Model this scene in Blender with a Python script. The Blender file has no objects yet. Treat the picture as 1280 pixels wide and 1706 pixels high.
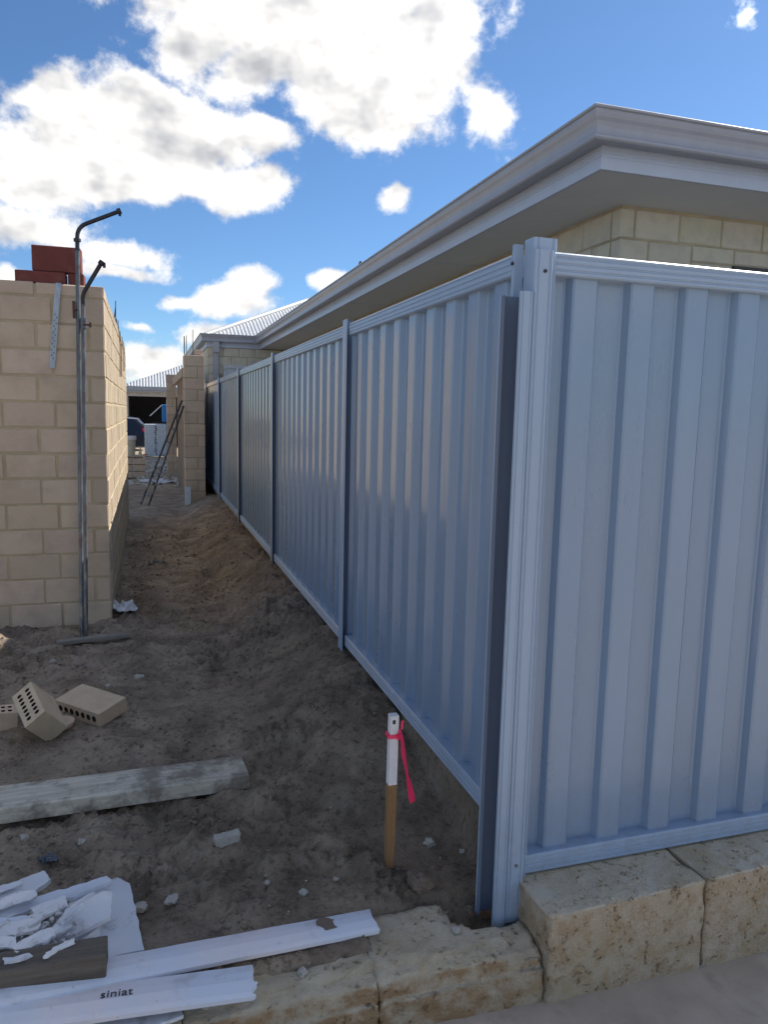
import bpy, bmesh, math, random
from mathutils import Vector, Matrix, noise
R = math.radians
random.seed(7)
S = bpy.context.scene
COL = S.collection

# ------------------------------------------------------------------ camera
CAM = Vector((-1.03999, -1.84523, 1.35922)); YAW, PIT, ROL, FPX = R(17.65416), R(-7.46169), R(1.28137), 1242.67
fw = Vector((math.sin(YAW)*math.cos(PIT), math.cos(YAW)*math.cos(PIT), math.sin(PIT)))
_r = Vector((math.cos(YAW), -math.sin(YAW), 0)); _u = _r.cross(fw)
rt = _r*math.cos(ROL)+_u*math.sin(ROL); up = -_r*math.sin(ROL)+_u*math.cos(ROL)
cam = bpy.data.cameras.new('camera'); co = bpy.data.objects.new('camera', cam); COL.objects.link(co)
co.matrix_world = Matrix(((rt.x, up.x, -fw.x, CAM.x), (rt.y, up.y, -fw.y, CAM.y), (rt.z, up.z, -fw.z, CAM.z), (0, 0, 0, 1)))
cam.sensor_fit = 'VERTICAL'; cam.sensor_height = 24.0; cam.lens = FPX/1706*24.0
cam.clip_start = .02; cam.clip_end = 2000
S.camera = co

# ------------------------------------------------------------------ light
SUN_EL, SUN_AZ = R(43.5), R(68)          # azimuth measured from +Y (down the passage) towards +X
sd = Vector((math.sin(SUN_AZ)*math.cos(SUN_EL), math.cos(SUN_AZ)*math.cos(SUN_EL), math.sin(SUN_EL)))
sl = bpy.data.lights.new('sun', 'SUN'); sl.energy = 2.8; sl.angle = R(.55); sl.color = (1, .93, .83)
so = bpy.data.objects.new('sun', sl); COL.objects.link(so); so.rotation_euler = sd.to_track_quat('Z', 'Y').to_euler()
EXPO = 1.28
SKY_STRENGTH = .0515
S.view_settings.view_transform = 'Standard'; S.view_settings.look = 'None'
S.view_settings.exposure = EXPO; S.view_settings.gamma = 1; S.view_settings.use_curve_mapping = False

class G:
    """tiny helper for writing node graphs"""
    def __init__(s, nt): s.nt = nt; s.N = nt.nodes; s.L = nt.links
    def node(s, t, **k):
        n = s.N.new(t)
        for a, b in k.items(): setattr(n, a, b)
        return n
    def set(s, sock, v):
        if isinstance(v, bpy.types.NodeSocket): s.L.new(v, sock)
        elif v is not None: sock.default_value = v
    def m(s, op, a, b=None, c=None, clamp=False):
        n = s.node('ShaderNodeMath', operation=op, use_clamp=clamp)
        s.set(n.inputs[0], a)
        if b is not None: s.set(n.inputs[1], b)
        if c is not None: s.set(n.inputs[2], c)
        return n.outputs[0]
    def vm(s, op, a, b=None, out=0):
        n = s.node('ShaderNodeVectorMath', operation=op); s.set(n.inputs[0], a)
        if b is not None: s.set(n.inputs[1], b)
        return n.outputs[out]
    def mapr(s, v, a, b, c=0., d=1., interp='LINEAR'):
        n = s.node('ShaderNodeMapRange', interpolation_type=interp); s.set(n.inputs[0], v)
        for i, q in enumerate((a, b, c, d)): s.set(n.inputs[i+1], q)
        return n.outputs[0]
    def noise(s, vec, scale, detail=4, rough=.55, dist=0., out=0, lac=2.):
        n = s.node('ShaderNodeTexNoise'); s.set(n.inputs['Vector'], vec); n.inputs['Scale'].default_value = scale
        n.inputs['Detail'].default_value = detail; n.inputs['Roughness'].default_value = rough; n.inputs['Distortion'].default_value = dist
        n.inputs['Lacunarity'].default_value = lac
        return n.outputs[out]
    def mix(s, f, a, b, mode='MIX'):
        n = s.node('ShaderNodeMix', data_type='RGBA', blend_type=mode); s.set(n.inputs[0], f)
        for i, q in ((6, a), (7, b)):
            if isinstance(q, (tuple, list)): q = (*q[:3], 1)
            s.set(n.inputs[i], q)
        return n.outputs[2]
    def mapping(s, vec, scale=(1, 1, 1), loc=(0, 0, 0), rot=(0, 0, 0)):
        n = s.node('ShaderNodeMapping'); s.set(n.inputs[0], vec)
        n.inputs[1].default_value = loc; n.inputs[2].default_value = rot; n.inputs[3].default_value = scale
        return n.outputs[0]

# ---- world: Nishita sky with procedural cumulus
w = bpy.data.worlds.new('World'); S.world = w; w.use_nodes = True
g = G(w.node_tree); g.N.clear()
sky = g.node('ShaderNodeTexSky', sky_type='NISHITA'); sky.sun_disc = False
sky.sun_elevation = SUN_EL; sky.sun_rotation = SUN_AZ; sky.altitude = 1500; sky.air_density = 1.0; sky.dust_density = 0.9; sky.ozone_density = 4.0
geo = g.node('ShaderNodeTexCoord').outputs['Generated']
sep = g.node('ShaderNodeSeparateXYZ'); g.L.new(geo, sep.inputs[0])
az = g.m('ARCTAN2', sep.outputs[0], sep.outputs[1]); el = g.m('ARCSINE', sep.outputs[2])
# world position of a cloud: (azimuth, elevation, half width, half height, tilt) in degrees
def dirdeg(px, py):
    d = (fw + rt*(px-640)/FPX - up*(py-853)/FPX).normalized()
    return math.degrees(math.atan2(d.x, d.y)), math.degrees(math.asin(d.z))
CLOUDS = []
def cl(px, py, rx, ry, t=0, k=1.):
    a, e = dirdeg(px, py)
    CLOUDS.append((a, e, rx/FPX*57.3/max(.3, math.cos(R(e)))*.93, ry/FPX*57.3*.93, t, k))
# big upper cloud
cl(500, 5, 270, 95, 0); cl(620, 100, 150, 110, 0); cl(430, 85, 110, 55, -30); cl(600, 185, 110, 50, 10); cl(345, 35, 95, 50, -35); cl(720, 60, 70, 85)
# left big cloud
cl(150, 215, 150, 70, -8); cl(240, 255, 200, 72, -10); cl(50, 290, 140, 52, 0); cl(415, 315, 85, 42, -15); cl(270, 185, 90, 40, 8); cl(75, 150, 70, 32, -15); cl(220, 305, 160, 34, -5); cl(420, 225, 60, 35, 0)
# separate small ones
cl(825, 180, 66, 52, 40, .62); cl(663, 338, 30, 24, 0, .68)
cl(40, 375, 100, 36, -6, .7); cl(190, 423, 80, 24, 0, .65); cl(180, 450, 90, 16, 0, .65); cl(8, 453, 30, 16, 0, .8)
cl(385, 500, 88, 32, 0, .72); cl(420, 475, 48, 24, 0, .66); cl(290, 497, 40, 12, 0, .6); cl(552, 462, 36, 18, 0, .66)
cl(240, 595, 75, 34, 0, .75); cl(345, 560, 55, 26, 0, .7); cl(205, 541, 30, 9, 0, .55); cl(1226, 30, 20, 30, 10, .36); cl(270, 618, 80, 16, 0, .7)
warp = g.noise(geo, 7.5, 2, .55, out=1)
wv = g.node('ShaderNodeSeparateXYZ'); g.L.new(warp, wv.inputs[0])
def dens(daz, de):
    azd = g.m('ADD', g.m('MULTIPLY', az, 57.2958), g.m('MULTIPLY_ADD', wv.outputs[0], 4.2, -2.1+daz))
    eld = g.m('ADD', g.m('MULTIPLY', el, 57.2958), g.m('MULTIPLY_ADD', wv.outputs[1], 3.0, -1.5+de))
    cur = None
    P = g.node('ShaderNodeCombineXYZ'); g.L.new(azd, P.inputs[0]); g.L.new(eld, P.inputs[1])
    for (a, e, rx, ry, t, k) in CLOUDS:
        if a > 180: a -= 360
        mp = g.node('ShaderNodeMapping', vector_type='TEXTURE'); g.L.new(P.outputs[0], mp.inputs[0])
        mp.inputs[1].default_value = (a, e, 0); mp.inputs[2].default_value = (0, 0, R(-t)); mp.inputs[3].default_value = (rx*1.25, ry*1.25, 1)
        l = g.vm('LENGTH', mp.outputs[0], out=1)
        d = g.m('MULTIPLY_ADD', l, -k, k)
        cur = d if cur is None else g.m('SMOOTH_MAX', cur, d, .12)
    return cur
D0 = dens(0, 0)
# away from the clouds placed above, the sky carries the same broken cumulus from one noise field
flat = g.mapping(geo, (1, 1, 1.7), (2.3, .4, 1.1))
field = g.m('MULTIPLY_ADD', g.noise(flat, 3.1, 1, .5), 3.4, -1.75)
away = g.m('MAXIMUM', g.mapr(g.vm('DISTANCE', geo, tuple((fw+Vector((0, 0, .22))).normalized()), out=1), .82, 1.0), 0)
D = g.m('SMOOTH_MAX', D0, g.m('MULTIPLY_ADD', g.m('SUBTRACT', 1., away), -3., field), .12)
fine = g.noise(geo, 30, 5, .68)
mid = g.noise(g.mapping(geo, (1, 1, 1.5)), 13, 3, .6)
Dn = g.m('ADD', D, g.m('ADD', g.m('MULTIPLY_ADD', fine, .85, -.46), g.m('MULTIPLY_ADD', mid, .80, -.43)))
alpha = g.mapr(Dn, -.02, .38, 0, 1, 'SMOOTHSTEP')
# relief of the cloud: compare its thickness with that of the air a little nearer the light
off = g.vm('ADD', geo, (sd.x*.012, sd.y*.012, sd.z*.012+.022))
mid2 = g.noise(g.mapping(off, (1, 1, 1.5)), 13, 3, .6)
rel = g.m('ADD', 0., g.m('MULTIPLY', g.m('SUBTRACT', mid, mid2), 1.2))
core = g.mapr(Dn, .25, 1.2, 0, 1, 'SMOOTHSTEP')
big = g.mapr(wv.outputs[2], .36, .70, 0, 1, 'SMOOTHSTEP')
dark = g.m('MULTIPLY', core, g.m('MULTIPLY_ADD', big, .13, .09))
lum = g.m('ADD', g.m('SUBTRACT', 1.0, dark), rel, clamp=False)
lum = g.m('MINIMUM', g.m('MAXIMUM', lum, .60), 1.08)
ccol = g.mix(g.mapr(lum, .65, 1., 0, 1), (.82, .83, .87), (1.0, .98, .95))
CLOUD_L = 8.9
ccol = g.vm('SCALE', ccol); ccol.node.inputs[3].default_value = CLOUD_L
ccs = g.node('ShaderNodeVectorMath', operation='SCALE'); g.L.new(ccol, ccs.inputs[0]); g.L.new(lum, ccs.inputs[3])
skyc = g.mix(1, sky.outputs[0], (.80, 1.0, 1.13), 'MULTIPLY')
final = g.mix(alpha, skyc, ccs.outputs[0])
# clouds glow more the nearer they stand to the sun (forward scattering)
fs = g.m('POWER', g.m('MAXIMUM', g.vm('DOT_PRODUCT', geo, tuple(sd), out=1), 0.), 14.)
g.L.new(g.m('MULTIPLY', lum, g.m('MULTIPLY_ADD', fs, 8.0, 1.)), ccs.inputs[3])
bg = g.node('ShaderNodeBackground'); g.L.new(final, bg.inputs[0]); bg.inputs[1].default_value = SKY_STRENGTH
wo = g.node('ShaderNodeOutputWorld'); g.L.new(bg.outputs[0], wo.inputs[0])
w.cycles.sampling_method = 'MANUAL'; w.cycles.sample_map_resolution = 512

# ------------------------------------------------------------------ helpers
def spot(px, py, z):
    d = fw + rt*(px-640)/FPX - up*(py-853)/FPX
    t = (z-CAM.z)/d.z; return CAM+d*t
def tag(o, label=None, cat=None, group=None, kind=None):
    for k, v in (('label', label), ('category', cat), ('group', group), ('kind', kind)):
        if v: o[k] = v
    return o
def empty(name, loc=(0, 0, 0), rz=0, label=None, cat=None, group=None):
    o = bpy.data.objects.new(name, None); COL.objects.link(o); o.location = loc; o.rotation_euler = (0, 0, rz)
    o.empty_display_size = .1
    return tag(o, label, cat, group)
def link(name, me, parent=None, loc=None, rot=None):
    o = bpy.data.objects.new(name, me); COL.objects.link(o)
    if parent: o.parent = parent
    if loc is not None: o.location = loc
    if rot is not None: o.rotation_euler = rot
    return o
class MB:
    def __init__(s): s.v = []; s.f = []; s.sm = []
    def add(s, v, f, smooth=False):
        b = len(s.v); s.v += [tuple(p) for p in v]; s.f += [tuple(i+b for i in q) for q in f]; s.sm += [smooth]*len(f); return s
    def box(s, x0, x1, y0, y1, z0, z1, M=None):
        v = [Vector((x, y, z)) for z in (z0, z1) for y in (y0, y1) for x in (x0, x1)]
        if M: v = [M @ p for p in v]
        return s.add(v, [(0, 2, 3, 1), (4, 5, 7, 6), (0, 1, 5, 4), (2, 6, 7, 3), (0, 4, 6, 2), (1, 3, 7, 5)])
    def prism(s, sec, fn, ts, close=True, caps=True, smooth=False):
        """sec: list of 2-D points, fn(a, b, t) -> 3-D"""
        n = len(sec); v = [fn(a, b, t) for t in ts for a, b in sec]; f = []
        m_ = n if close else n-1
        for k in range(len(ts)-1):
            for i in range(m_):
                j = (i+1) % n; f.append((k*n+i, k*n+j, (k+1)*n+j, (k+1)*n+i))
        if caps and close: f.append(tuple(range(n-1, -1, -1))); f.append(tuple((len(ts)-1)*n+i for i in range(n)))
        return s.add(v, f, smooth)
    def tube(s, pts, r, n=12, r2=None, caps=True):
        pts = [Vector(p) for p in pts]; rings = []; x = None
        for i, p in enumerate(pts):
            a = pts[max(i-1, 0)]; b = pts[min(i+1, len(pts)-1)]; d = (b-a).normalized()
            if x is None: x = d.cross(Vector((0, 0, 1)) if abs(d.z) < .9 else Vector((1, 0, 0))).normalized()
            else: x = (x-d*x.dot(d)).normalized()
            y = d.cross(x)
            rr = r if r2 is None else r+(r2-r)*i/(len(pts)-1)
            rings.append([p+(x*math.cos(q)+y*math.sin(q))*rr for q in [2*math.pi*k/n for k in range(n)]])
        v = [p for rg in rings for p in rg]; f = []
        for k in range(len(pts)-1):
            for i in range(n): j = (i+1) % n; f.append((k*n+i, (k+1)*n+i, (k+1)*n+j, k*n+j))
        s.add(v, f, True)
        if caps: s.add(rings[0], [tuple(range(n))]); s.add(rings[-1], [tuple(range(n-1, -1, -1))])
        return s
    def mesh(s, name, mat):
        me = bpy.data.meshes.new(name); me.from_pydata(s.v, [], s.f); me.polygons.foreach_set('use_smooth', s.sm)
        bm = bmesh.new(); bm.from_mesh(me); bmesh.ops.recalc_face_normals(bm, faces=bm.faces); bm.to_mesh(me); bm.free()
        if mat: me.materials.append(mat)
        me.update(); return me
    def build(s, name, mat, parent=None, loc=None, rot=None): return link(name, s.mesh(name, mat), parent, loc, rot)
def bevelbox(name, sx, sy, sz, mat, bev=.004, segs=1, jit=0, sub=0, nscale=8., center=True, seed=0, chip=0):
    bm = bmesh.new(); bmesh.ops.create_cube(bm, size=1)
    for v in bm.verts: v.co = Vector((v.co.x*sx, v.co.y*sy, v.co.z*sz))
    bmesh.ops.bevel(bm, geom=list(bm.edges), offset=bev, segments=segs, affect='EDGES', profile=.6)
    if sub:
        L = max(sx, sy, sz)
        for _ in range(8):
            es = [e for e in bm.edges if e.calc_length() > sub]
            if not es: break
            bmesh.ops.subdivide_edges(bm, edges=es, cuts=1, use_grid_fill=True)
        bmesh.ops.triangulate(bm, faces=[f for f in bm.faces if len(f.verts) > 4])
    if jit or chip:
        bm.normal_update()
        o_ = Vector((seed*3.1, seed*1.7, seed*.9))
        for v in bm.verts:
            p = v.co*nscale+o_
            d = noise.fractal(p, 1., 2., 4)*jit
            ex = min(sx/2-abs(v.co.x), 0)+0
            near = sorted((sx/2-abs(v.co.x), sy/2-abs(v.co.y), sz/2-abs(v.co.z)))[1]
            if chip:
                c = noise.fractal(v.co*nscale*1.6+o_*2, 1., 2., 3)
                d -= chip*max(0, c+.15)*max(0, 1-near/(chip*1.8))
            v.co += v.normal*d
    me = bpy.data.meshes.new(name); bm.to_mesh(me); bm.free()
    if mat: me.materials.append(mat)
    if sub:
        me.polygons.foreach_set('use_smooth', [True]*len(me.polygons)); me.set_sharp_from_angle(angle=R(28))
    return me
def lerp(a, b, t): return a+(b-a)*t
def sstep(a, b, x): t = max(0., min(1., (x-a)/(b-a))); return t*t*(3-2*t)

# ------------------------------------------------------------------ materials
def mat(name, fn):
    m_ = bpy.data.materials.new(name); m_.use_nodes = True; gg = G(m_.node_tree); b = gg.N['Principled BSDF']
    fn(gg, b); return m_
def pos(gg, objspace=False): return gg.node('ShaderNodeTexCoord').outputs['Object'] if objspace else gg.node('ShaderNodeNewGeometry').outputs['Position']
def rnd(gg): return gg.node('ShaderNodeObjectInfo').outputs['Random']
def bump(gg, b, h, strength=.4, dist=.01):
    n = gg.node('ShaderNodeBump'); n.inputs['Strength'].default_value = strength; n.inputs['Distance'].default_value = dist
    gg.set(n.inputs['Height'], h); gg.L.new(n.outputs[0], b.inputs['Normal'])
def metal_paint(name, col, rough=.38, spec=.5, dirt=.12, coat=0.):
    def fn(gg, b):
        P = pos(gg)
        n1 = gg.noise(gg.mapping(P, (3, 3, .6)), 2.2, 5, .6)
        n2 = gg.noise(gg.mapping(P, (60, 60, 2.)), 1.5, 3, .6)
        lowz = gg.node('ShaderNodeSeparateXYZ'); gg.L.new(P, lowz.inputs[0])
        splash = gg.m('MULTIPLY', gg.mapr(lowz.outputs[2], .05, .45, 1, 0), gg.mapr(gg.noise(P, 22, 5, .7), .42, .72))
        c = gg.mix(gg.mapr(n1, .25, .8, 0, 1, 'SMOOTHSTEP'), [q*(1-dirt*.4) for q in col], [q*(1+dirt*.3) for q in col])
        c = gg.mix(gg.m('MULTIPLY', gg.mapr(n2, .4, .85), dirt*.6), c, [q*.75 for q in col])
        c = gg.mix(gg.m('MULTIPLY', splash, .28), c, (.20, .165, .13))
        gg.set(b.inputs['Base Color'], c)
        gg.set(b.inputs['Roughness'], gg.m('ADD', gg.mapr(n1, .2, .8, rough-.03, rough+.04), gg.m('MULTIPLY', splash, .2)))
        b.inputs['Specular IOR Level'].default_value = spec
        b.inputs['Coat Weight'].default_value = coat; b.inputs['Coat Roughness'].default_value = .10
        bump(gg, b, gg.noise(gg.mapping(P, (7, 7, .8)), 1.5, 1, .5), .16, .02)
    return mat(name, fn)
M_FENCE = metal_paint('fence steel paint', (.21, .30, .43), .28, .6, .12, .45)
M_RAIL = metal_paint('fence rail paint', (.30, .395, .53), .34, .5, .10, .25)
M_GUT = metal_paint('gutter paint', (.36, .375, .42), .4, .45, .22, .15)
M_FASC = metal_paint('fascia paint', (.50, .56, .67), .4, .45, .12, .1)
M_INNER_SHADE = metal_paint('painted shade inside the channels', (.15, .19, .26), .5, .3, .2)  # darker colour puts the shade of the open channels into the paint
M_SOFF = metal_paint('eave lining paint', (.66, .68, .68), .75, .2, .06)
M_ROOF = metal_paint('roof steel', (.50, .52, .54), .34, .55, .12)
def galv(name, c1, c2, rust=.0):
    def fn(gg, b):
        P = pos(gg)
        n = gg.noise(gg.mapping(P, (1, 1, .35)), 30, 6, .65)
        c = gg.mix(gg.mapr(n, .35, .68), c1, c2)
        s = gg.node('ShaderNodeSeparateXYZ'); gg.L.new(P, s.inputs[0])
        mort = gg.m('MULTIPLY', gg.mapr(s.outputs[2], 1.3, .1, 0, 1), gg.mapr(gg.noise(gg.mapping(P, (1, 1, .3)), 26, 6, .7), .46, .6))
        c = gg.mix(gg.m('MULTIPLY', mort, .75), c, (.42, .40, .34))
        c = gg.mix(gg.m('MULTIPLY', gg.mapr(gg.noise(P, 17, 5, .6), .5, .62), rust), c, (.12, .05, .025))
        gg.set(b.inputs['Base Color'], c); b.inputs['Metallic'].default_value = .45
        gg.set(b.inputs['Roughness'], gg.mapr(n, .3, .7, .35, .7)); bump(gg, b, n, .3, .004)
    return mat(name, fn)
M_GALV = galv('galvanised pipe', (.085, .095, .11), (.21, .235, .26), .3)
M_DARKPIPE = galv('dark steel pipe', (.022, .024, .032), (.06, .065, .08), .3)
M_STRAP = galv('galvanised strap', (.28, .34, .40), (.48, .54, .60), 0)
M_RUST = galv('rusty steel', (.05, .03, .025), (.13, .07, .05), .6)
def brickmat(name, col, var=.12, seed=0., mortar=.25, yell=.35):
    def fn(gg, b):
        P = pos(gg); r = rnd(gg)
        base = gg.mix(r, [q*(1-var) for q in col], [q*(1+var) for q in col])
        hue = gg.mix(gg.m('MULTIPLY', gg.m('FRACT', gg.m('MULTIPLY', r, 7.31)), yell), base, (col[0]*.98, col[1]*1.06, col[2]*.86))
        n = gg.noise(P, 7+seed, 6, .6); n2 = gg.noise(P, 90, 5, .7)
        c = gg.mix(gg.mapr(n, .45, .72, 0, .8), hue, [q*.78 for q in col])
        c = gg.mix(gg.m('MULTIPLY', gg.mapr(gg.noise(gg.vm('ADD', P, (9, 2, 4)), 5.2, 7, .68), .52, .66), mortar), c, (.60, .53, .42))
        c = gg.mix(gg.mapr(n2, .62, .78, 0, .5), c, [q*.5 for q in col])
        # drag marks of the extruder
        st = gg.noise(gg.mapping(P, (1, 1, 14)), 9, 3, .6)
        c = gg.mix(gg.mapr(st, .55, .8, 0, .22), c, [min(1, q*1.25) for q in col])
        gg.set(b.inputs['Base Color'], c); b.inputs['Roughness'].default_value = .88; b.inputs['Specular IOR Level'].default_value = .25
        bump(gg, b, gg.m('ADD', n2, gg.m('MULTIPLY', n, 1.5)), .35, .006)
    return mat(name, fn)
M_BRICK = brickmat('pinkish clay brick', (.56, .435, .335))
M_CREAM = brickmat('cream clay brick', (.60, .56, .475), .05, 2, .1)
M_SIDE = brickmat('pinkish brick darkened for sun', (.44, .36, .27), .05, 3, .2)  # same wall brick, darkened to offset the sun on the passage side
M_RED = brickmat('red clay', (.17, .052, .045), .12, 4, .06, 0)
M_LOOSE = brickmat('yellow clay brick', (.60, .455, .335), .06, 6, .2)
def mortarmat(name, col):
    def fn(gg, b):
        P = pos(gg); n = gg.noise(P, 60, 6, .7); n1 = gg.noise(P, 4, 5, .6)
        c = gg.mix(gg.mapr(n1, .35, .7), [q*.8 for q in col], [q*1.12 for q in col]); c = gg.mix(gg.mapr(n, .6, .75, 0, .5), c, [q*.5 for q in col])
        gg.set(b.inputs['Base Color'], c); b.inputs['Roughness'].default_value = .95; bump(gg, b, n, .6, .008)
    return mat(name, fn)
M_MORT = mortarmat('yellow mortar', (.47, .385, .25)); M_MORTD = mortarmat('brown mortar', (.45, .39, .27))
def hole_mat(): return mat('dark core hole', lambda gg, b: (gg.set(b.inputs['Base Color'], (.05, .035, .028, 1)), gg.set(b.inputs['Roughness'], 1.)))
M_HOLE = hole_mat()
def soil(gg, b):
    P = pos(gg)
    s = gg.node('ShaderNodeSeparateXYZ'); gg.L.new(P, s.inputs[0])
    n1 = gg.noise(P, 1.1, 6, .62); n2 = gg.noise(gg.vm('ADD', P, (5, 5, 5)), 4.5, 7, .66); n3 = gg.noise(P, 38, 6, .7); n4 = gg.noise(P, 220, 3, .6)
    grey = gg.mix(gg.mapr(n2, .35, .68), (.21, .165, .12), (.54, .435, .325))
    brown = gg.mix(gg.mapr(n2, .35, .68), (.25, .19, .15), (.50, .41, .335))
    f = gg.m('MULTIPLY', gg.mapr(gg.noise(gg.vm('ADD', P, (1, 8, 2)), 1.6, 6, .65), .46, .62), gg.mapr(s.outputs[1], .6, 3.2, .25, 1.))
    c = gg.mix(f, grey, brown)
    # drier, paler sand on the left near the wall and far down the passage
    dry = gg.m('MAXIMUM', gg.m('MULTIPLY', gg.mapr(s.outputs[0], -1.0, -1.8, 0, 1), gg.mapr(gg.noise(gg.vm('ADD', P, (3, 3, 1)), 3.2, 6, .66), .40, .66)), gg.mapr(s.outputs[1], 11, 14, 0, 1))
    c = gg.mix(gg.m('MULTIPLY', dry, .75), c, (.56, .45, .32))
    yard = gg.mapr(s.outputs[1], 13.5, 16, 0, 1); c = gg.mix(gg.m('MULTIPLY', yard, .85), c, gg.mix(gg.mapr(n2, .4, .6), (.30, .235, .16), (.42, .35, .26)))
    open_ = gg.m('MAXIMUM', gg.mapr(s.outputs[0], -3.2, -4.5, 0, 1), gg.mapr(s.outputs[1], 13.5, 16, 0, 1)); c = gg.mix(open_, c, gg.mix(gg.mapr(n2, .4, .6), (.34, .27, .19), (.46, .385, .29)))
    # moist bank by the fence
    dk = gg.m('MULTIPLY', gg.mapr(s.outputs[0], -.75, -.2, 0, 1), gg.mapr(s.outputs[1], 8, 6, 0, 1))
    c = gg.mix(gg.m('MULTIPLY', dk, .45), c, (.17, .132, .10))
    c = gg.mix(gg.mapr(n3, .52, .66, 0, .62), c, (.075, .055, .038)); c = gg.mix(gg.mapr(n4, .64, .74, 0, .55), c, (.5, .43, .34))
    gg.set(b.inputs['Base Color'], c); b.inputs['Roughness'].default_value = .95; b.inputs['Specular IOR Level'].default_value = .2
    h = gg.m('ADD', gg.m('MULTIPLY', n3, 1.), gg.m('ADD', gg.m('MULTIPLY', n4, .25), gg.m('MULTIPLY', n2, 2.0)))
    bump(gg, b, h, .9, .03)
M_SOIL = mat('damp sandy soil', soil)
def conc(gg, b):
    P = pos(gg); n1 = gg.noise(P, 2.6, 6, .62); n2 = gg.noise(P, 55, 6, .72); n3 = gg.noise(gg.vm('ADD', P, (2, 2, 2)), 9, 5, .65)
    c = gg.mix(gg.mapr(n1, .35, .66), (.36, .295, .235), (.52, .44, .36)); c = gg.mix(gg.mapr(n3, .54, .68, 0, .55), c, (.29, .235, .185))
    c = gg.mix(gg.mapr(n2, .6, .72, 0, .4), c, (.40, .36, .31))
    gg.set(b.inputs['Base Color'], c); b.inputs['Roughness'].default_value = .85; bump(gg, b, gg.m('ADD', n2, n3), .35, .006)
M_CONC = mat('driveway concrete', conc)
def lime(gg, b):
    P = pos(gg); s = gg.node('ShaderNodeSeparateXYZ'); gg.L.new(P, s.inputs[0]); X, Y, Z = s.outputs
    n5 = gg.noise(P, 150, 5, .75)
    nrm = gg.node('ShaderNodeSeparateXYZ'); gg.L.new(gg.node('ShaderNodeNewGeometry').outputs['Normal'], nrm.inputs[0])
    n1 = gg.noise(P, 4, 6, .6); n2 = gg.noise(P, 17, 7, .7); n3 = gg.noise(P, 75, 5, .72); n4 = gg.noise(gg.vm('ADD', P, (4, 4, 1)), 62, 4, .7)
    c = gg.mix(gg.mapr(n1, .35, .65), (.60, .50, .35), (.78, .70, .56))
    c = gg.mix(gg.mapr(n2, .46, .66, 0, .6), c, (.62, .46, .25))
    low = gg.mapr(X, .1, -.15, .45, 1.)          # the lower course is the most soiled
    side = gg.mapr(nrm.outputs[2], .75, .3, 0, 1)
    st = gg.m('MULTIPLY', gg.m('MULTIPLY', gg.mapr(gg.m('ADD', gg.m('MULTIPLY', n2, .6), gg.m('MULTIPLY', n1, .5)), .44, .58), side), low)
    c = gg.mix(gg.m('MULTIPLY', st, .82), c, (.42, .25, .12))
    pit = gg.m('MULTIPLY', gg.mapr(n4, .57, .64), gg.mapr(n2, .47, .60))
    c = gg.mix(gg.m('MULTIPLY', pit, .65), c, (.17, .13, .085))
    c = gg.mix(gg.mapr(n3, .64, .76, 0, .45), c, (.16, .13, .09))
    gg.set(b.inputs['Base Color'], c); b.inputs['Roughness'].default_value = .93; b.inputs['Specular IOR Level'].default_value = .2
    bump(gg, b, gg.m('ADD', gg.m('MULTIPLY_ADD', n5, .5, gg.m('MULTIPLY', n3, 1.)), gg.m('SUBTRACT', n2, gg.m('MULTIPLY', pit, 1.2))), .9, .012)
M_LIME = mat('limestone', lime)
def woodmat(name, c1, c2, ax=0, dirt=0., obj=True):
    def fn(gg, b):
        P = pos(gg, obj); sc = [40, 40, 40]; sc[ax] = 2.5
        n = gg.noise(gg.mapping(P, tuple(sc)), 1., 6, .65, .4); n2 = gg.noise(P, 9, 6, .66); n3 = gg.noise(P, 60, 5, .7)
        c = gg.mix(gg.mapr(n, .3, .7), c1, c2); c = gg.mix(gg.mapr(n2, .45, .6, 0, dirt), c, (.15, .12, .09)); c = gg.mix(gg.mapr(n3, .58, .72, 0, .35), c, [q*.45 for q in c1])
        gg.set(b.inputs['Base Color'], c); b.inputs['Roughness'].default_value = .85; bump(gg, b, gg.m('ADD', n, n3), .5, .004)
    return mat(name, fn)
M_PLANK = woodmat('weathered grey plank', (.40, .36, .29), (.68, .63, .52), 0, .75)
M_DARKW = woodmat('dark wet timber', (.05, .043, .036), (.16, .135, .108), 0, .2)
M_PINE = woodmat('pale pine', (.36, .27, .19), (.50, .40, .30), 2)
M_STAKE = woodmat('yellow stake timber', (.24, .13, .055), (.34, .20, .09), 2)
M_OFFC = woodmat('grey offcut', (.20, .185, .155), (.34, .31, .27), 0, .3)
def plaster(name, base, alt, soil_amt=.5, sc=9.):
    def fn(gg, b):
        P = pos(gg, True); n = gg.noise(P, sc, 6, .65); n2 = gg.noise(P, 45, 6, .7); n3 = gg.noise(gg.vm('ADD', P, (3, 1, 2)), 2.4, 4, .6)
        c = gg.mix(gg.mapr(n3, .4, .62), base, alt); c = gg.mix(gg.mapr(n, .56, .68, 0, soil_amt), c, (.16, .13, .10)); c = gg.mix(gg.mapr(n2, .63, .74, 0, .5), c, (.14, .12, .10))
        gg.set(b.inputs['Base Color'], c); b.inputs['Roughness'].default_value = .8; bump(gg, b, n2, .25, .003)
    return mat(name, fn)
M_PAPER = plaster('cornice paper', (.62, .66, .74), (.74, .68, .68), .25)
M_PLAST = plaster('plasterboard', (.66, .67, .70), (.56, .58, .63), .55)
M_CRUMB = plaster('crumbled plaster', (.74, .73, .73), (.58, .57, .57), .65, 22)
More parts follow.
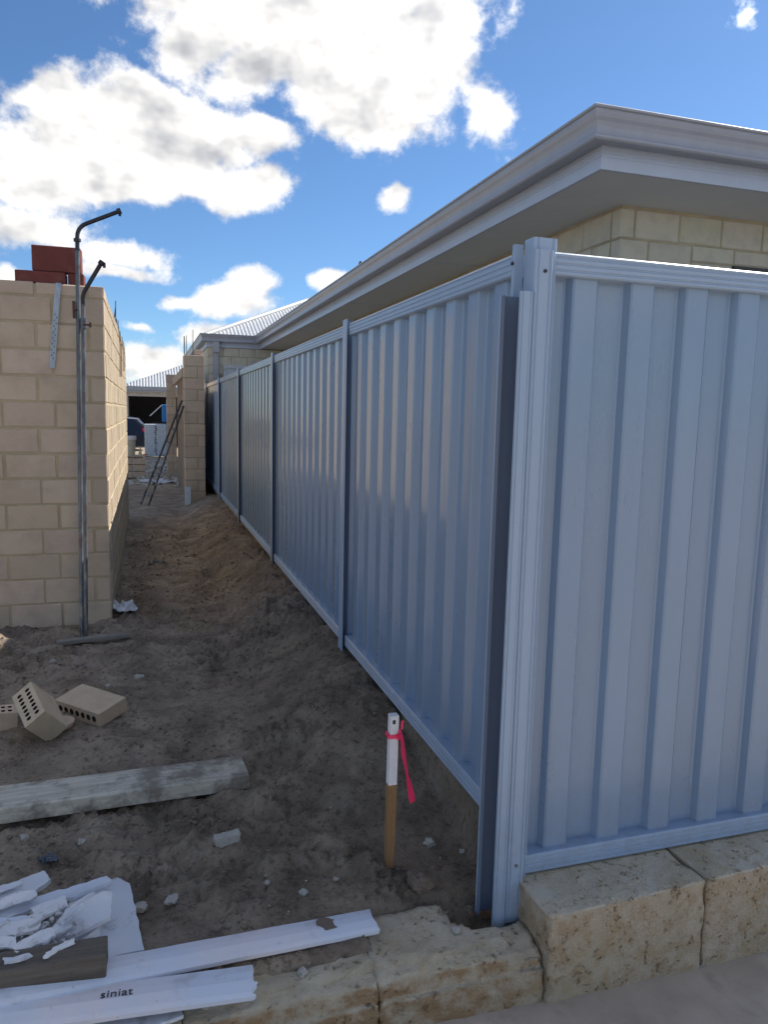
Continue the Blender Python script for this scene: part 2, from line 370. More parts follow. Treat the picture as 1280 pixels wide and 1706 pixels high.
def plain(name, col, rough=.5, metal=0., spec=.5):
    def fn(gg, b):
        P = pos(gg, True); n = gg.noise(P, 12, 5, .6)
        gg.set(b.inputs['Base Color'], gg.mix(gg.mapr(n, .35, .7), [q*.85 for q in col], [min(1, q*1.1) for q in col]))
        b.inputs['Roughness'].default_value = rough; b.inputs['Metallic'].default_value = metal; b.inputs['Specular IOR Level'].default_value = spec
    return mat(name, fn)
M_PINK = plain('fluorescent pink tape', (1., .045, .15), .45); M_WHITE = plain('white paint', (.74, .74, .76), .6); M_INK = plain('printing ink', (.03, .03, .035), .7)
M_GLASS = plain('dark glass', (.02, .025, .03), .06, 0, .8); M_FRAME = plain('window frame', (.60, .63, .67), .4); M_BLACKF = plain('dark frame', (.03, .03, .035), .4)
M_STONE = plaster('pale rubble', (.42, .39, .34), (.50, .48, .44), .4, 25); M_CLOD = plaster('soil clod', (.17, .125, .092), (.27, .21, .155), .3, 25)
M_CARP = plain('dark blue car paint', (.012, .018, .04), .22, .2); M_TAIL = plain('red tail light', (.75, .02, .06), .2); M_RUBBER = plain('tyre rubber', (.015, .015, .016), .8)
M_BLUE = plain('blue plastic', (.02, .20, .55), .45); M_BUCKET = plain('cream plastic', (.55, .52, .40), .5); M_ORANGE = plain('orange plastic', (.8, .16, .04), .5)
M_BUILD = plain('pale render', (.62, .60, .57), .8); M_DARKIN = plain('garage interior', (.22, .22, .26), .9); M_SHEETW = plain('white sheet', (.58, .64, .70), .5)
M_CHROME = plain('bright trim', (.5, .52, .55), .25, .8); M_PLASTB = plain('dark plastic sheet', (.05, .07, .09), .3)

# ------------------------------------------------------------------ ground
def hfun(x, y, lod=1.):
    # general fall of the land
    base = -.085
    if y > 12: base -= .012*(min(y, 60)-12)
    # bank of sand against the fence
    bank = .215*sstep(-.62, -.13, x)*sstep(.30, 1.3, y)
    bank *= 1-.25*sstep(2, 7, y)
    if y > 9: bank *= 1-sstep(9.5, 12, y)
    h = base+bank
    # left side: a little higher by the debris
    h += .03*sstep(-1.2, -2.2, x)*sstep(3, 1.0, y)
    if x > -.02 and y < .13: return -.50
    if x > -.035 and .13 <= y < 13.3: return lerp(-.05+.17*sstep(.3, 1.3, y), .30, sstep(-.035, .02, x))  # unseen ground behind the fence, raised to block sun under the rail
    if y < -.105: return -.30
    # front: dips behind the blocks on the right, laps over them on the left
    if y < .5:
        over = sstep(-.42, -.50, x+.06*noise.noise((x*7, y*7, 3)))
        fr = sstep(.13, .03, y+.04*noise.noise((x*9, 3, 1)))
        h += (-.075*(1-over)+.004*over)*fr
        if over > 0: h -= .075*over*sstep(-.045, -.10, y+.035*noise.noise((x*4, 1, 2))+.012*noise.noise((x*19, y*19, 5)))
        h -= .06*math.exp(-(((x+.09)/.10)**2+((y-.02)/.09)**2))
    if y > 60 or abs(x) > 40: return h
    a = min(1., 3.5/max(1., y*.5))
    P = Vector((x, y, 0))
    h += .030*sstep(-.1, .6, y)*noise.fractal(P*1.3, 1., 2., 3)
    rough = .5+.9*sstep(-.1, .35, noise.noise(P*.9+Vector((4, 7, 1))))+.5*sstep(1.5, 4, y)
    if y < 9: h += .042*rough*sstep(-.05, .5, y)*noise.fractal(Vector((P.x*5.2, P.y*8, 0))+Vector((9, 3, 0)), .9, 2.1, 4)
    if lod > .5 and y < 5:
        h += .012*rough*sstep(-.05, .3, y)*noise.fractal(P*30, .8, 2.2, 3)
        c = noise.noise(P*4.2+Vector((20, 4, 0)))
        h += .05*max(0, c-.05)*rough*sstep(-.05, .3, y)*abs(noise.noise(P*48))*2.2
    # heel marks and hollows
    for (cx, cy, r, d) in DENTS:
        q = ((x-cx)**2+(y-cy)**2)/(r*r)
        if q < 5: h += d*(-math.exp(-q*1.6)+.42*math.exp(-(q-1.5)**2*1.6))
    return h
rd = random.Random(11); DENTS = []
for px, py, r, d in [(310, 1245, .075, .028), (570, 1255, .07, .03), (235, 1275, .05, .018), (640, 1130, .07, .02), (330, 1495, .06, .022), (500, 1180, .08, .02), (420, 1130, .07, .018), (540, 1340, .08, .012), (290, 1090, .06, .016), (110, 1105, .05, .014), (470, 1060, .08, .016), (350, 1035, .06, .014), (600, 1200, .06, .022), (250, 1160, .05, .014)]:
    p = spot(px, py, -.08); DENTS.append((p.x, p.y, r, d))
for i in range(60):
    y = rd.uniform(2.2, 9); DENTS.append((rd.uniform(-1.2, -.25), y, rd.uniform(.06, .12), rd.uniform(.008, .026)))
def axis(lo, hi, step, far_lo, far_hi, grow):
    a = [lo+i*step for i in range(int((hi-lo)/step)+1)]
    s_ = step; v = a[-1]
    while v < far_hi: s_ *= grow; v += s_; a.append(v)
    s_ = step; v = a[0]; b = []
    while v > far_lo: s_ *= grow*1.03; v -= s_; b.append(v)
    return b[::-1]+a
xs = axis(-2.1, .15, .013, -160, 160, 1.09); ys = axis(-.168, 2.6, .013, -.17, 420, 1.017)
ys = [y for y in ys if y >= -.169]
v = []; 
for y in ys:
    dts = DENTS
    for x in xs: v.append((x, y, hfun(x, y)))
nx = len(xs); f = [(j*nx+i, j*nx+i+1, (j+1)*nx+i+1, (j+1)*nx+i) for j in range(len(ys)-1) for i in range(nx-1)]
me = bpy.data.meshes.new('ground'); me.from_pydata(v, [], f); me.polygons.foreach_set('use_smooth', [True]*len(f)); me.materials.append(M_SOIL); me.update()
tag(link('ground', me), 'dark damp sandy soil running down the passage beside the fence', kind='structure')
# driveway: falls gently towards the right, in front of the limestone blocks
v = []; f = []
dx = [-60, -20, -8, -4]+[-3+i*.08 for i in range(70)]+[4, 10, 30, 60]; dy = [-60, -20, -8, -4, -2.5]+[-1.6+i*.05 for i in range(33)]
def drz(x, y): return -.268-.045*max(-1.2, min(1.2, x))-.012*(min(0, y)+.17)+.004*noise.fractal(Vector((x*2, y*2, 0)), 1, 2, 3)
for y in dy:
    for x in dx: v.append((x, y, drz(x, y)))
n_ = len(dx); f = [(j*n_+i, j*n_+i+1, (j+1)*n_+i+1, (j+1)*n_+i) for j in range(len(dy)-1) for i in range(n_-1)]
me = bpy.data.meshes.new('driveway'); me.from_pydata(v, [], f); me.polygons.foreach_set('use_smooth', [True]*len(f)); me.materials.append(M_CONC); me.update()
tag(link('driveway', me), 'worn grey concrete driveway in front of the limestone blocks', kind='structure')

# ------------------------------------------------------------------ limestone retaining wall
lw = empty('limestone_wall', (0, -.05, -.27), 0, 'low retaining wall of stained cream limestone blocks under the front fence', 'retaining wall')
def lblock(x0, x1, y0, y1, z0, z1, seed, chip, rz=0, label=None, sub=.014, jit=.0035):
    me = bevelbox('block', x1-x0, y1-y0, z1-z0, M_LIME, .005, 1, jit, sub, 11., seed=seed, chip=chip)
    o = link('block', me, lw, Vector(((x0+x1)/2, (y0+y1)/2, (z0+z1)/2))-lw.location, (0, 0, rz)); 
    if label: o['label'] = label
    return o
lblock(-.008, .534, -.178, .068, -.40, -.006, 1, .012, R(2.2))
lblock(.541, 1.08, -.155, .085, -.42, -.006, 2, .012, R(2.2))
lblock(1.087, 1.63, -.135, .105, -.44, -.006, 3, .012, R(2.2))
lblock(1.637, 2.18, -.115, .125, -.46, -.006, 4, .012, R(2.2))
for k in range(5): lblock(2.187+k*.55, 2.187+k*.55+.543, -.10+k*.02, .14+k*.02, -.48-k*.02, -.006, 5+k, .012, R(2.2), sub=.05)
# lower course: notched round the post hole
def lower_blocks():
    xs_ = [-3.3, -2.62, -2.05, -1.49, -.985, -.49, -.012]
    for k in range(len(xs_)-1):
        x0, x1 = xs_[k]+.002, xs_[k+1]-.002
        W_, D_, H_ = x1-x0, .25, .34; nX, nY, nZ = int(W_/.014), int(D_/.014), int(H_/.02)
        bm = bmesh.new(); bmesh.ops.create_cube(bm, size=1)
        for vv in bm.verts: vv.co = Vector((vv.co.x*W_, vv.co.y*D_, vv.co.z*H_))
        for _ in range(7):
            es = [e for e in bm.edges if e.calc_length() > .02]
            if not es: break
            bmesh.ops.subdivide_edges(bm, edges=es, cuts=1, use_grid_fill=True)
        bm.normal_update(); c = Vector(((x0+x1)/2, -.175+D_/2, -.105-H_/2))
        for vv in bm.verts:
            wpt = vv.co+c; ex = W_/2-abs(vv.co.x); ef = vv.co.y+D_/2; et = H_/2-vv.co.z
            nn = noise.fractal(wpt*9, .8, 2.1, 5); n9 = noise.fractal(wpt*26+Vector((3, 3, 3)), .8, 2.1, 4)
            d = .006*nn+.006*n9
            vv.co += vv.normal*d
            # crumbled front top edge
            e_ = math.hypot(max(0, .06-ef), max(0, .06-et))
            if ef < .06 and et < .06:
                t_ = max(0, e_-.030)*(.35+.5*max(0, nn+.3)); vv.co += Vector((0, .7, -.7))*t_
            if et < .02:
                vv.co.z += .008*noise.fractal(wpt*5, 1, 2, 3)
                # notch for the post
                q = math.hypot((wpt.x+.095)/.115, (wpt.y-.045)/.085)
                if q < 1.25: vv.co.z -= .13*sstep(1.15, .9, q+.12*noise.noise(wpt*30))
                if wpt.x > -.12: vv.co.z -= .012*sstep(-.12, -.02, wpt.x)
        me = bpy.data.meshes.new('block'); bm.to_mesh(me); bm.free(); me.materials.append(M_LIME); me.polygons.foreach_set('use_smooth', [True]*len(me.polygons))
        link('block', me, lw, c-lw.location)
lower_blocks()

# ------------------------------------------------------------------ fences
PER = .188
def profile(a, b, phase, depth=.028, y0=0.):
    """trapezoid sheet profile between a and b; phase = start of a front flat. returns (s, d) points, d=0 front"""
    pts = [(0, 0), (.076, 0), (.090, depth), (.174, depth), (.188, 0)]
    out = []
    k = math.floor((a-phase)/PER)-1
    seq = []
    while phase+k*PER < b+PER:
        for s_, d in pts[:-1]: seq.append((phase+k*PER+s_, d))
        # faint swage in the pan
        seq.insert(-1, seq[-1]) if False else None
        k += 1
    def ev(s_):
        t = (s_-phase) % PER
        for (a0, d0), (a1, d1) in zip(pts, pts[1:]):
            if a0 <= t <= a1: return d0+(d1-d0)*(t-a0)/(a1-a0)
        return 0
    out = [(a, ev(a))]+[q for q in seq if a+1e-4 < q[0] < b-1e-4]+[(b, ev(b))]
    return out
def sheet(parent, a, b, phase, z0, z1, fn, off=0.):
    """fn(s, d, z) -> world; a thin folded steel sheet"""
    pr_ = profile(a, b, phase)
    # round the folds a little
    r_ = []
    for i, (s_, d) in enumerate(pr_):
        if 0 < i < len(pr_)-1:
            for sg in (-1, 1):
                n = pr_[i+sg]; L = math.hypot(n[0]-s_, n[1]-d); q = min(.004, L*.4)/L; r_.append((s_+(n[0]-s_)*q, d+(n[1]-d)*q))
        else: r_.append((s_, d))
    sec = [(s_, d+off) for s_, d in r_]+[(s_, d+off+.0012) for s_, d in r_[::-1]]
    m_ = MB(); m_.prism(sec, lambda s_, d, t: fn(s_, d, lerp(z0, z1, t)), [0, 1])
    o = m_.build('sheet', M_FENCE, parent); return o
def rail_sec(h=.058, d0=0., back=.045):
    n = 4; pts = [(d0+.004, 0), (d0, .004)]
    for i in range(3):
        z = .010+i*.0165
        pts += [(d0, z), (d0+.003, z+.0025), (d0+.003, z+.005), (d0, z+.0075)]
    pts += [(d0, h-.004), (d0+.004, h), (d0+back, h), (d0+back, 0)]
    return pts
ff = empty('front_fence', (0, .02, 0), 0, 'pale blue-grey ribbed steel fence facing the driveway on the limestone blocks', 'fence')
FO = ff.location.copy()
def F_(s_, d, z): return Vector((s_, d, z))-FO
XE = 4.78
ffr = R(1.2)  # the run swings very slightly
for a, b, k in [(.004, .538, 0), (.5385, 1.29, 1), (1.2905, 2.043, 0), (2.0435, 2.795, 1), (2.7955, 3.547, 0), (3.5475, 4.299, 1), (4.2995, XE, 0)]:
    sheet(ff, a, b, .089, .02, 1.785, lambda s_, d, z: F_(s_, d+.020, z), -.0012*k)
for z0 in (0., 1.742):
    MB().prism(rail_sec(.060, 0, .055), lambda d, h, t: F_(lerp(.001, XE, t), d-.001, z0+h), [0, 1]).build('rail', M_RAIL, ff)
# corner post: ribbed box section, front flange lapping over the rails
def post_sec(x0, x1, y0, y1, lip=.012):
    """ribbed front flange + side flanges (closed section)"""
    w_ = x1-x0
    fr = [(x0, y0+.003), (x0+.003, y0)]
    for i in (1, 2):
        c = x0+w_*(.18 if i == 1 else .80)
        fr += [(c-.004, y0), (c-.0015, y0+.003), (c+.0015, y0+.003), (c+.004, y0)]
    fr += [(x1-.003, y0), (x1, y0+.003), (x1, y1), (x0, y1)]
    return fr
MB().prism(post_sec(-.0555, -.001, -.022, .0), lambda a, b, t: F_(a, b, lerp(-.13, 1.80, t)), [0, 1]).build('post', M_RAIL, ff)
MB().prism(post_sec(-.050, .022, .0015, .052), lambda a, b, t: F_(a, b, lerp(-.16, 1.836, t)), [0, 1]).build('post', M_RAIL, ff)
MB().prism([(-.078, .055), (-.078, .07), (-.060, .07), (-.060, .10), (-.052, .10), (-.052, .055)], lambda a, b, t: F_(a, b, lerp(-.12, 1.825, t)), [0, 1]).build('post_flange', M_RAIL, ff)
MB().prism([(.001, -.006), (.009, -.010), (.014, -.004), (.014, -.0015), (.001, -.0015)], lambda a, b, t: F_(a, b, lerp(-.005, 1.80, t)), [0, 1]).build('post_bead', M_RAIL, ff)
for x, z in ((-.026, 1.745), (-.026, .05)):
    MB().tube([F_(x, -.0215, z), F_(x, -.026, z)], .0048, 8).build('screw', M_DARKPIPE, ff)
MB().tube([F_(-.079, .062, 1.775), F_(-.084, .062, 1.775)], .0048, 8).build('screw', M_DARKPIPE, ff)
# loose channel post standing against the corner, open side to the left
cp = empty('channel_post', (-.09, .0, -.15), 0, 'open steel channel post standing against the left side of the corner post', 'fence post')
CO = cp.location
sec = [(-.097, -.025), (-.094, -.022), (-.088, -.022), (-.086, -.025), (-.068, -.025), (-.066, -.022), (-.060, -.025), (-.0575, -.022),
       (-.0575, .052), (-.0605, .052), (-.0605, -.019), (-.097, -.019)]
MB().prism(sec, lambda a, b, t: Vector((a, b, lerp(-.15, 1.69, t)))-CO, [0, 1]).build('channel', M_RAIL, cp)
MB().prism([(-.1155, .030), (-.113, .030), (-.113, .049), (-.061, .049), (-.061, .052), (-.1155, .052)], lambda a, b, t: Vector((a, b, lerp(-.13, 1.685, t)))-CO, [0, 1]).build('back_flange', M_INNER_SHADE, cp)
MB().prism([(-.118, .046), (-.1157, .046), (-.1157, .052), (-.118, .052)], lambda a, b, t: Vector((a, b, lerp(-.13, 1.685, t)))-CO, [0, 1]).build('edge_lip', M_RAIL, cp)

sf = empty('side_fence', (-.06, 6, 0), 0, 'long blue-grey ribbed steel fence running down the passage below the eave', 'fence')
SO = sf.location.copy()
def T_(s_, d, z): return Vector((-.079+d, s_, z))-SO
ZB, ZT = .157, 1.80
posts_y = [1.845, 4.16, 6.50, 8.86, 11.22]
edges = [.085]+posts_y+[13.3]
for k in range(len(edges)-1):
    a, b = edges[k]+(.028 if k else 0), edges[k+1]+.001
    n = 3; ph = edges[k]+.05+.011*k
    cuts = [a, min(a+.76, b), min(a+1.52, b), b]
    for i in range(3):
        if cuts[i+1]-cuts[i] < .02: continue
        sheet(sf, cuts[i]+(.0004 if i else 0), cuts[i+1], ph, ZB+.02, ZT-.02, lambda s_, d, z: T_(s_, d+.018, z), -.0012*(i % 2))
    for z0 in (ZB, ZT-.058):
        MB().prism(rail_sec(.058, 0, .055), lambda d, h, t: T_(lerp(a-.018, b-.042, t), d, z0+h), [0, 1]).build('rail', M_RAIL, sf)
for y in posts_y:
    # open channel: pale outer flange, inside coloured dark to stand for its shade
    P1 = [(-.0125, -.041), (-.014, -.039), (-.0115, -.016), (-.014, -.010), (-.014, .010), (-.0115, .016), (-.014, .039), (-.0125, .041), (-.011, .042), (-.002, .042), (-.002, .038), (-.0105, .038), (-.0105, -.041)]
    MB().prism(P1, lambda d, s_, t: T_(y+s_, d, lerp(ZB-.03, ZT+.022, t)), [0, 1]).build('post', M_RAIL, sf)
    MB().prism([(-.0103, .006), (.052, .006), (.052, .0275), (-.0103, .0275)], lambda d, s_, t: T_(y+s_, d, lerp(ZB-.03, ZT+.018, t)), [0, 1]).build('post_web', M_INNER_SHADE, sf)

# ------------------------------------------------------------------ brick walls
BV = {}
def brick_mesh(L, Wd, H, m_, variants=4):
    key = (round(L, 3), round(Wd, 3), round(H, 3), m_.name)
    if key not in BV:
        BV[key] = []
        for k in range(variants):
            me = bevelbox('brick', L-.0015*k, Wd, H-.001*k, m_, .0035+.0012*k, 1)
            rr = random.Random(k*17+int(L*1000))
            for vv in me.vertices: vv.co += Vector([rr.uniform(-.0011, .0011) for _ in range(3)])
            BV[key].append(me)
    return random.choice(BV[key])
def put_brick(parent, p, yaw, L, H, m_, Wd=.09, jig=.0012, name='brick'):
    o = link(name, brick_mesh(L, Wd, H, m_), parent, Vector(p)-parent.location, (random.uniform(-.004, .004), random.uniform(-.004, .004), yaw+random.uniform(-.004, .004)))
    o.location += Vector((random.uniform(-jig, jig), random.uniform(-jig, jig), 0)); return o

WX, WY = -1.292, 3.342
pw = empty('brick_wall', (WX-.5, WY+.3, -.1), 0, 'unfinished pinkish beige brick wall corner on the left with bricks stacked on top', 'wall')
CH = .1632; BH = CH-.010; BL = .298; PIT = .307; TH = .09; z0 = -.075
YEND = 8.45; XEND = -3.9
for row in range(14):
    zc = z0+row*CH+BH/2; top = row == 13; H = BH
    if top: H = .075; zc = z0+13*CH-.0+H/2-.0
    if row == 13: zc = z0+13*CH+H/2
    A = (row % 2 == 0) if not top else False      # row 12 (under the cap) has a stretcher at the corner
    x = WX if A else WX-TH-.010
    while x > XEND:
        L = min(BL, x-XEND)
        if L > .06: put_brick(pw, (x-L/2, WY+TH/2, zc), 0, L, H, M_BRICK)
        x -= PIT
    y = WY if not A else WY+TH+.010
    while y < YEND:
        L = min(BL, YEND-y)
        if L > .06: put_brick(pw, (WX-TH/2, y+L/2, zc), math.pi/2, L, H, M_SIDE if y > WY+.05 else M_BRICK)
        y += PIT
mm = MB(); zt = z0+13*CH+.066
mm.box(XEND, WX-.004, WY+.004, WY+TH-.004, -.3, zt); mm.box(WX-TH+.004, WX-.004, WY+TH-.004, YEND-.004, -.3, zt)
o = mm.build('mortar', M_MORT, pw, loc=-pw.location)
# steel ties sticking up from the cavity
ti = 0
for x, y, h, lean in [(-1.36, 7.1, .42, .01), (-1.35, 7.75, .30, -.02), (-1.34, 5.9, .20, .03), (-1.36, 4.9, .13, -.05), (-1.37, 8.3, .34, .0)]:
    MB().tube([Vector((x, y, zt)), Vector((x+lean, y+.01, zt+h))], .0055, 6).build('wall_tie', M_RUST, pw, loc=-pw.location)
for y in (5.9, 6.3, 6.9, 7.5):
    MB().tube([Vector((WX+.004, y, zt+.02)), Vector((WX+.012, y+.05, zt-.15)), Vector((WX+.006, y+.03, zt-.42-.1*math.sin(y*9)))], .0035, 5).build('hanging_wire', M_RUST, pw, loc=-pw.location)
# pier that closes the wall further down
bp = empty('brick_pier', (-1.44, 12.0, -.1), 0, 'narrow dark brick pier just beyond the end of the left wall', 'pier')
for row in range(14):
    zc = -.09+row*.172+.081; k = row % 2
    if k: put_brick(bp, (-1.52, 12.05, zc), 0, .262, .162, M_BRICK, .1)
    else:
        put_brick(bp, (-1.60, 12.05, zc), 0, .10, .162, M_BRICK, .1); put_brick(bp, (-1.468, 12.05, zc), 0, .152, .162, M_BRICK, .1)
MB().box(-1.646, -1.392, 12.004, 12.30, -.3, 2.31).build('mortar', M_MORTD, bp, loc=-bp.location)

# red hollow blocks on top of the wall
def clay_block(L, Wd, H, label, loc, rz, group='red clay blocks on the wall'):
    o = empty('red_block', loc, rz, label, 'block', group)
    m_ = MB(); tt = .014
    # shell with cells open at the ends (axis = x)
    m_.box(-L/2, L/2, -Wd/2, -Wd/2+tt, 0, H); m_.box(-L/2, L/2, Wd/2-tt, Wd/2, 0, H)
    m_.box(-L/2, L/2, -Wd/2+tt, Wd/2-tt, 0, tt); m_.box(-L/2, L/2, -Wd/2+tt, Wd/2-tt, H-tt, H); m_.box(-L/2+.004, L/2-.004, -.006, .006, tt, H-tt)
    m_.build('shell', M_RED, o)
    c_ = MB(); c_.box(-L/2+.02, L/2-.02, -Wd/2+tt, Wd/2-tt, H/2-.006, H/2+.006); c_.build('inner_web', M_RED, o)
    return o
rb = empty('red_brick', (-1.60, 3.435, zt+.010), R(-3), 'upright dark red brick standing on top of the wall, tallest of the red pieces', 'brick', 'red bricks on the left wall')
link('body', bevelbox('body', .285, .10, .155, M_RED, .004, 1, .0012, .05), rb, (.035, .01, .155/2+.078))
rb2 = empty('red_brick', (-1.66, 3.435, zt+.010), R(-2), 'low dark red brick lying flat under the upright one on the wall', 'brick', 'red bricks on the left wall')
link('body', bevelbox('body', .29, .11, .074, M_RED, .004, 1, .001, .05), rb2, (0, 0, .037))
rb3 = empty('red_brick', (-1.455, 3.45, zt+.010), R(-1), 'short orange-red brick end at the right of the stack on the wall', 'brick', 'red bricks on the left wall')
link('body', bevelbox('body', .095, .115, .075, M_RED, .004, 1, .001, .05), rb3, (0, 0, .0375))
# galvanised strap hanging from the wall top
st = empty('metal_strap', (-1.57, 3.33, 1.6), 0, 'bent galvanised strap hanging down the brick face from the wall top', 'strap')
pts = [(-1.553, 3.40, zt+.012), (-1.553, 3.335, zt+.012), (-1.556, 3.325, zt-.02), (-1.566, 3.324, 2.0), (-1.580, 3.322, 1.86), (-1.594, 3.322, 1.72), (-1.606, 3.325, 1.60)]
m_ = MB(); vv = []; hw = .0165
for p in pts: vv += [(p[0]-hw, p[1], p[2]), (p[0]+hw, p[1], p[2]), (p[0]+hw, p[1]-.002, p[2]), (p[0]-hw, p[1]-.002, p[2])]
ff_ = []
for k in range(len(pts)-1):
    for i in range(4): j = (i+1) % 4; ff_.append((k*4+i, k*4+j, (k+1)*4+j, (k+1)*4+i))
m_.add(vv, ff_+[(0, 1, 2, 3), tuple(len(vv)-4+i for i in (3, 2, 1, 0))]).build('strap', M_STRAP, st, loc=-st.location)
hm = MB()
for k in range(16):
    q = k/15; z = lerp(1.93, 1.66, q); x = lerp(-1.572, -1.602, q)+(.006 if k % 2 else -.006); hm.box(x-.0022, x+.0022, 3.3185, 3.3202, z-.004, z+.004)
hm.build('punched_holes', M_HOLE, st, loc=-st.location)

# ------------------------------------------------------------------ steel bracket poles against the wall
def bend(pts, r=.04, n=6):
    out = [Vector(pts[0])]
    for i in range(1, len(pts)-1):
        p = Vector(pts[i]); a = (Vector(pts[i-1])-p).normalized(); b = (Vector(pts[i+1])-p).normalized()
        A_ = p+a*r; B_ = p+b*r
        for k in range(n+1): t = k/n; out.append((A_*(1-t)**2)+(p*2*t*(1-t))+(B_*t*t))
    return out+[Vector(pts[-1])]
PY = 3.20
tp = empty('steel_pole', (-1.458, 3.12, -.08), 0, 'taller galvanised pole leaning on the wall with dark bent top arm', 'pole', 'bent top poles by the brick wall')
L0 = tp.location
MB().tube([Vector((-1.462, 3.115, -.09)), Vector((-1.427, PY, 2.30))], .0132, 14).build('tube', M_GALV, tp, loc=-L0)
MB().tube(bend([(-1.427, PY, 2.29), (-1.425, PY, 2.44), (-1.178, PY-.01, 2.555)], .06), .0125, 12).build('bent_arm', M_DARKPIPE, tp, loc=-L0)
MB().tube([Vector((-1.426, PY, 2.355)), Vector((-1.426, PY, 2.373))], .021, 12).build('collar', M_DARKPIPE, tp, loc=-L0)
MB().tube([Vector((-1.192, PY-.01, 2.549)), Vector((-1.172, PY-.01, 2.558))], .018, 10).build('end_cap', M_DARKPIPE, tp, loc=-L0)
MB().box(-1.186, -1.170, PY-.014, PY-.006, 2.525, 2.55).build('hook', M_DARKPIPE, tp, loc=-L0)
MB().box(-1.463, -1.448, PY-.03, PY+.01, 1.90, 2.0).build('clamp_plate', M_RUST, tp, loc=-L0)
MB().tube([Vector((-1.462, PY-.02, 1.945)), Vector((-1.43, PY-.02, 1.948))], .007, 8).build('bolt', M_RUST, tp, loc=-L0)
sp = empty('steel_pole', (-1.436, 3.09, -.08), 0, 'shorter pole clamped to the tall one, its dark arm slanting up right', 'pole', 'bent top poles by the brick wall')
L0 = sp.location
MB().tube([Vector((-1.434, 3.078, -.09)), Vector((-1.402, PY-.03, 1.99))], .012, 14).build('tube', M_GALV, sp, loc=-L0)
MB().tube(bend([(-1.402, PY-.03, 1.97), (-1.401, PY-.03, 2.045), (-1.288, PY-.05, 2.235)], .03), .0125, 12).build('bent_arm', M_DARKPIPE, sp, loc=-L0)
MB().tube([Vector((-1.296, PY-.05, 2.222)), Vector((-1.283, PY-.05, 2.243))], .018, 10).build('end_cap', M_DARKPIPE, sp, loc=-L0)
MB().box(-1.282, -1.265, PY-.055, PY-.045, 2.205, 2.235).build('hook', M_DARKPIPE, sp, loc=-L0)
MB().tube([Vector((-1.404, PY-.05, 1.862)), Vector((-1.355, PY-.05, 1.86))], .006, 8).tube([Vector((-1.362, PY-.05, 1.845)), Vector((-1.362, PY-.05, 1.876))], .006, 8).build('clamp_bolt', M_RUST, sp, loc=-L0)
MB().tube([Vector((-1.402, PY-.03, 1.84)), Vector((-1.4015, PY-.03, 1.90))], .020, 12).build('collar', M_GALV, sp, loc=-L0)
oc = empty('timber_offcut', tuple(spot(150, 1068, -.07)), R(10), 'thin grey timber offcut under the foot of the steel poles', 'timber')
link('board', bevelbox('board', .42, .045, .030, M_OFFC, .004, 1, .002, .05), oc, (.02, 0, .012))

# ------------------------------------------------------------------ house on the right
hs = empty('brick_house', (1.64, 2.1, 0), 0, 'pale brick house with grey gutter and wide eave behind the fence', 'house')
HO = hs.location.copy()
class Rel:   # builder writing world coordinates into a part of hs
    pass
def hp(m_, name, mat_, kind=None, parent=hs):
    o = m_.build(name, mat_, parent, loc=-HO); 
    if kind: o['kind'] = kind
    return o
HX, HY, SZ, FX, FY = 1.64, 2.104, 2.6, 1.15, 1.58
JY, JX, JEND = 13.5, .10, 20.0
GX = 14.0
def out_path(o_, z, zz=None):   # eave path offset outward by o_
    return [Vector((GX+o_, 26, z)), Vector((GX+o_, FY-o_, z)), Vector((FX-o_, FY-o_, z)), Vector((FX-o_, JY-o_, z)), Vector((JX-o_, JY-o_, z)), Vector((JX-o_, JEND, z))]
def sweep(sec, name, mat_, parent=hs, close=True):
    m_ = MB(); n = len(sec); rows = [out_path(o_, z) for o_, z in sec]; K = len(rows[0])
    v = [rows[i][k] for k in range(K) for i in range(n)]; f = []
    for k in range(K-1):
        for i in range(n if close else n-1):
            j = (i+1) % n; f.append((k*n+i, k*n+j, (k+1)*n+j, (k+1)*n+i))
    if close: f += [tuple(range(n)), tuple((K-1)*n+i for i in range(n-1, -1, -1))]
    m_.add(v, f); return hp(m_, name, mat_)
gut = [(.0, 2.722), (.010, 2.712), (.088, 2.698), (.104, 2.700), (.111, 2.708), (.111, 2.719), (.104, 2.726), (.096, 2.728), (.094, 2.745), (.096, 2.765), (.104, 2.785), (.114, 2.800), (.120, 2.815), (.121, 2.832),
       (.132, 2.836), (.134, 2.845), (.128, 2.850), (.116, 2.848), (.112, 2.835), (.100, 2.80), (.088, 2.77), (.085, 2.715), (.012, 2.727), (.002, 2.80), (0, 2.80)]
sweep(gut, 'gutter', M_GUT)
sweep([(0.0, SZ), (.002, SZ+.002), (.002, 2.655), (-.001, 2.657), (-.001, 2.661), (.002, 2.663), (.002, 2.673), (-.001, 2.675), (-.001, 2.679), (.002, 2.681), (.002, 2.692), (-.001, 2.694), (-.001, 2.70), (.002, 2.702), (.002, 2.79), (-.018, 2.79), (-.018, SZ)], 'fascia', M_FASC)
sweep([(-.0185, SZ+.010), (-.0185, SZ+.016), (-.60, SZ+.016), (-.60, SZ+.010)], 'eave_lining', M_SOFF)
for x in (3.2, 5.6, 8.0): hp(MB().box(x-.012, x+.012, FY+.01, FY+.50, SZ+.006, SZ+.0105), 'joint_strip', M_FASC)
for y in (4.1, 6.6, 9.1, 11.6): hp(MB().box(FX+.02, FX+.49, y-.012, y+.012, SZ+.006, SZ+.0105), 'joint_strip', M_FASC)
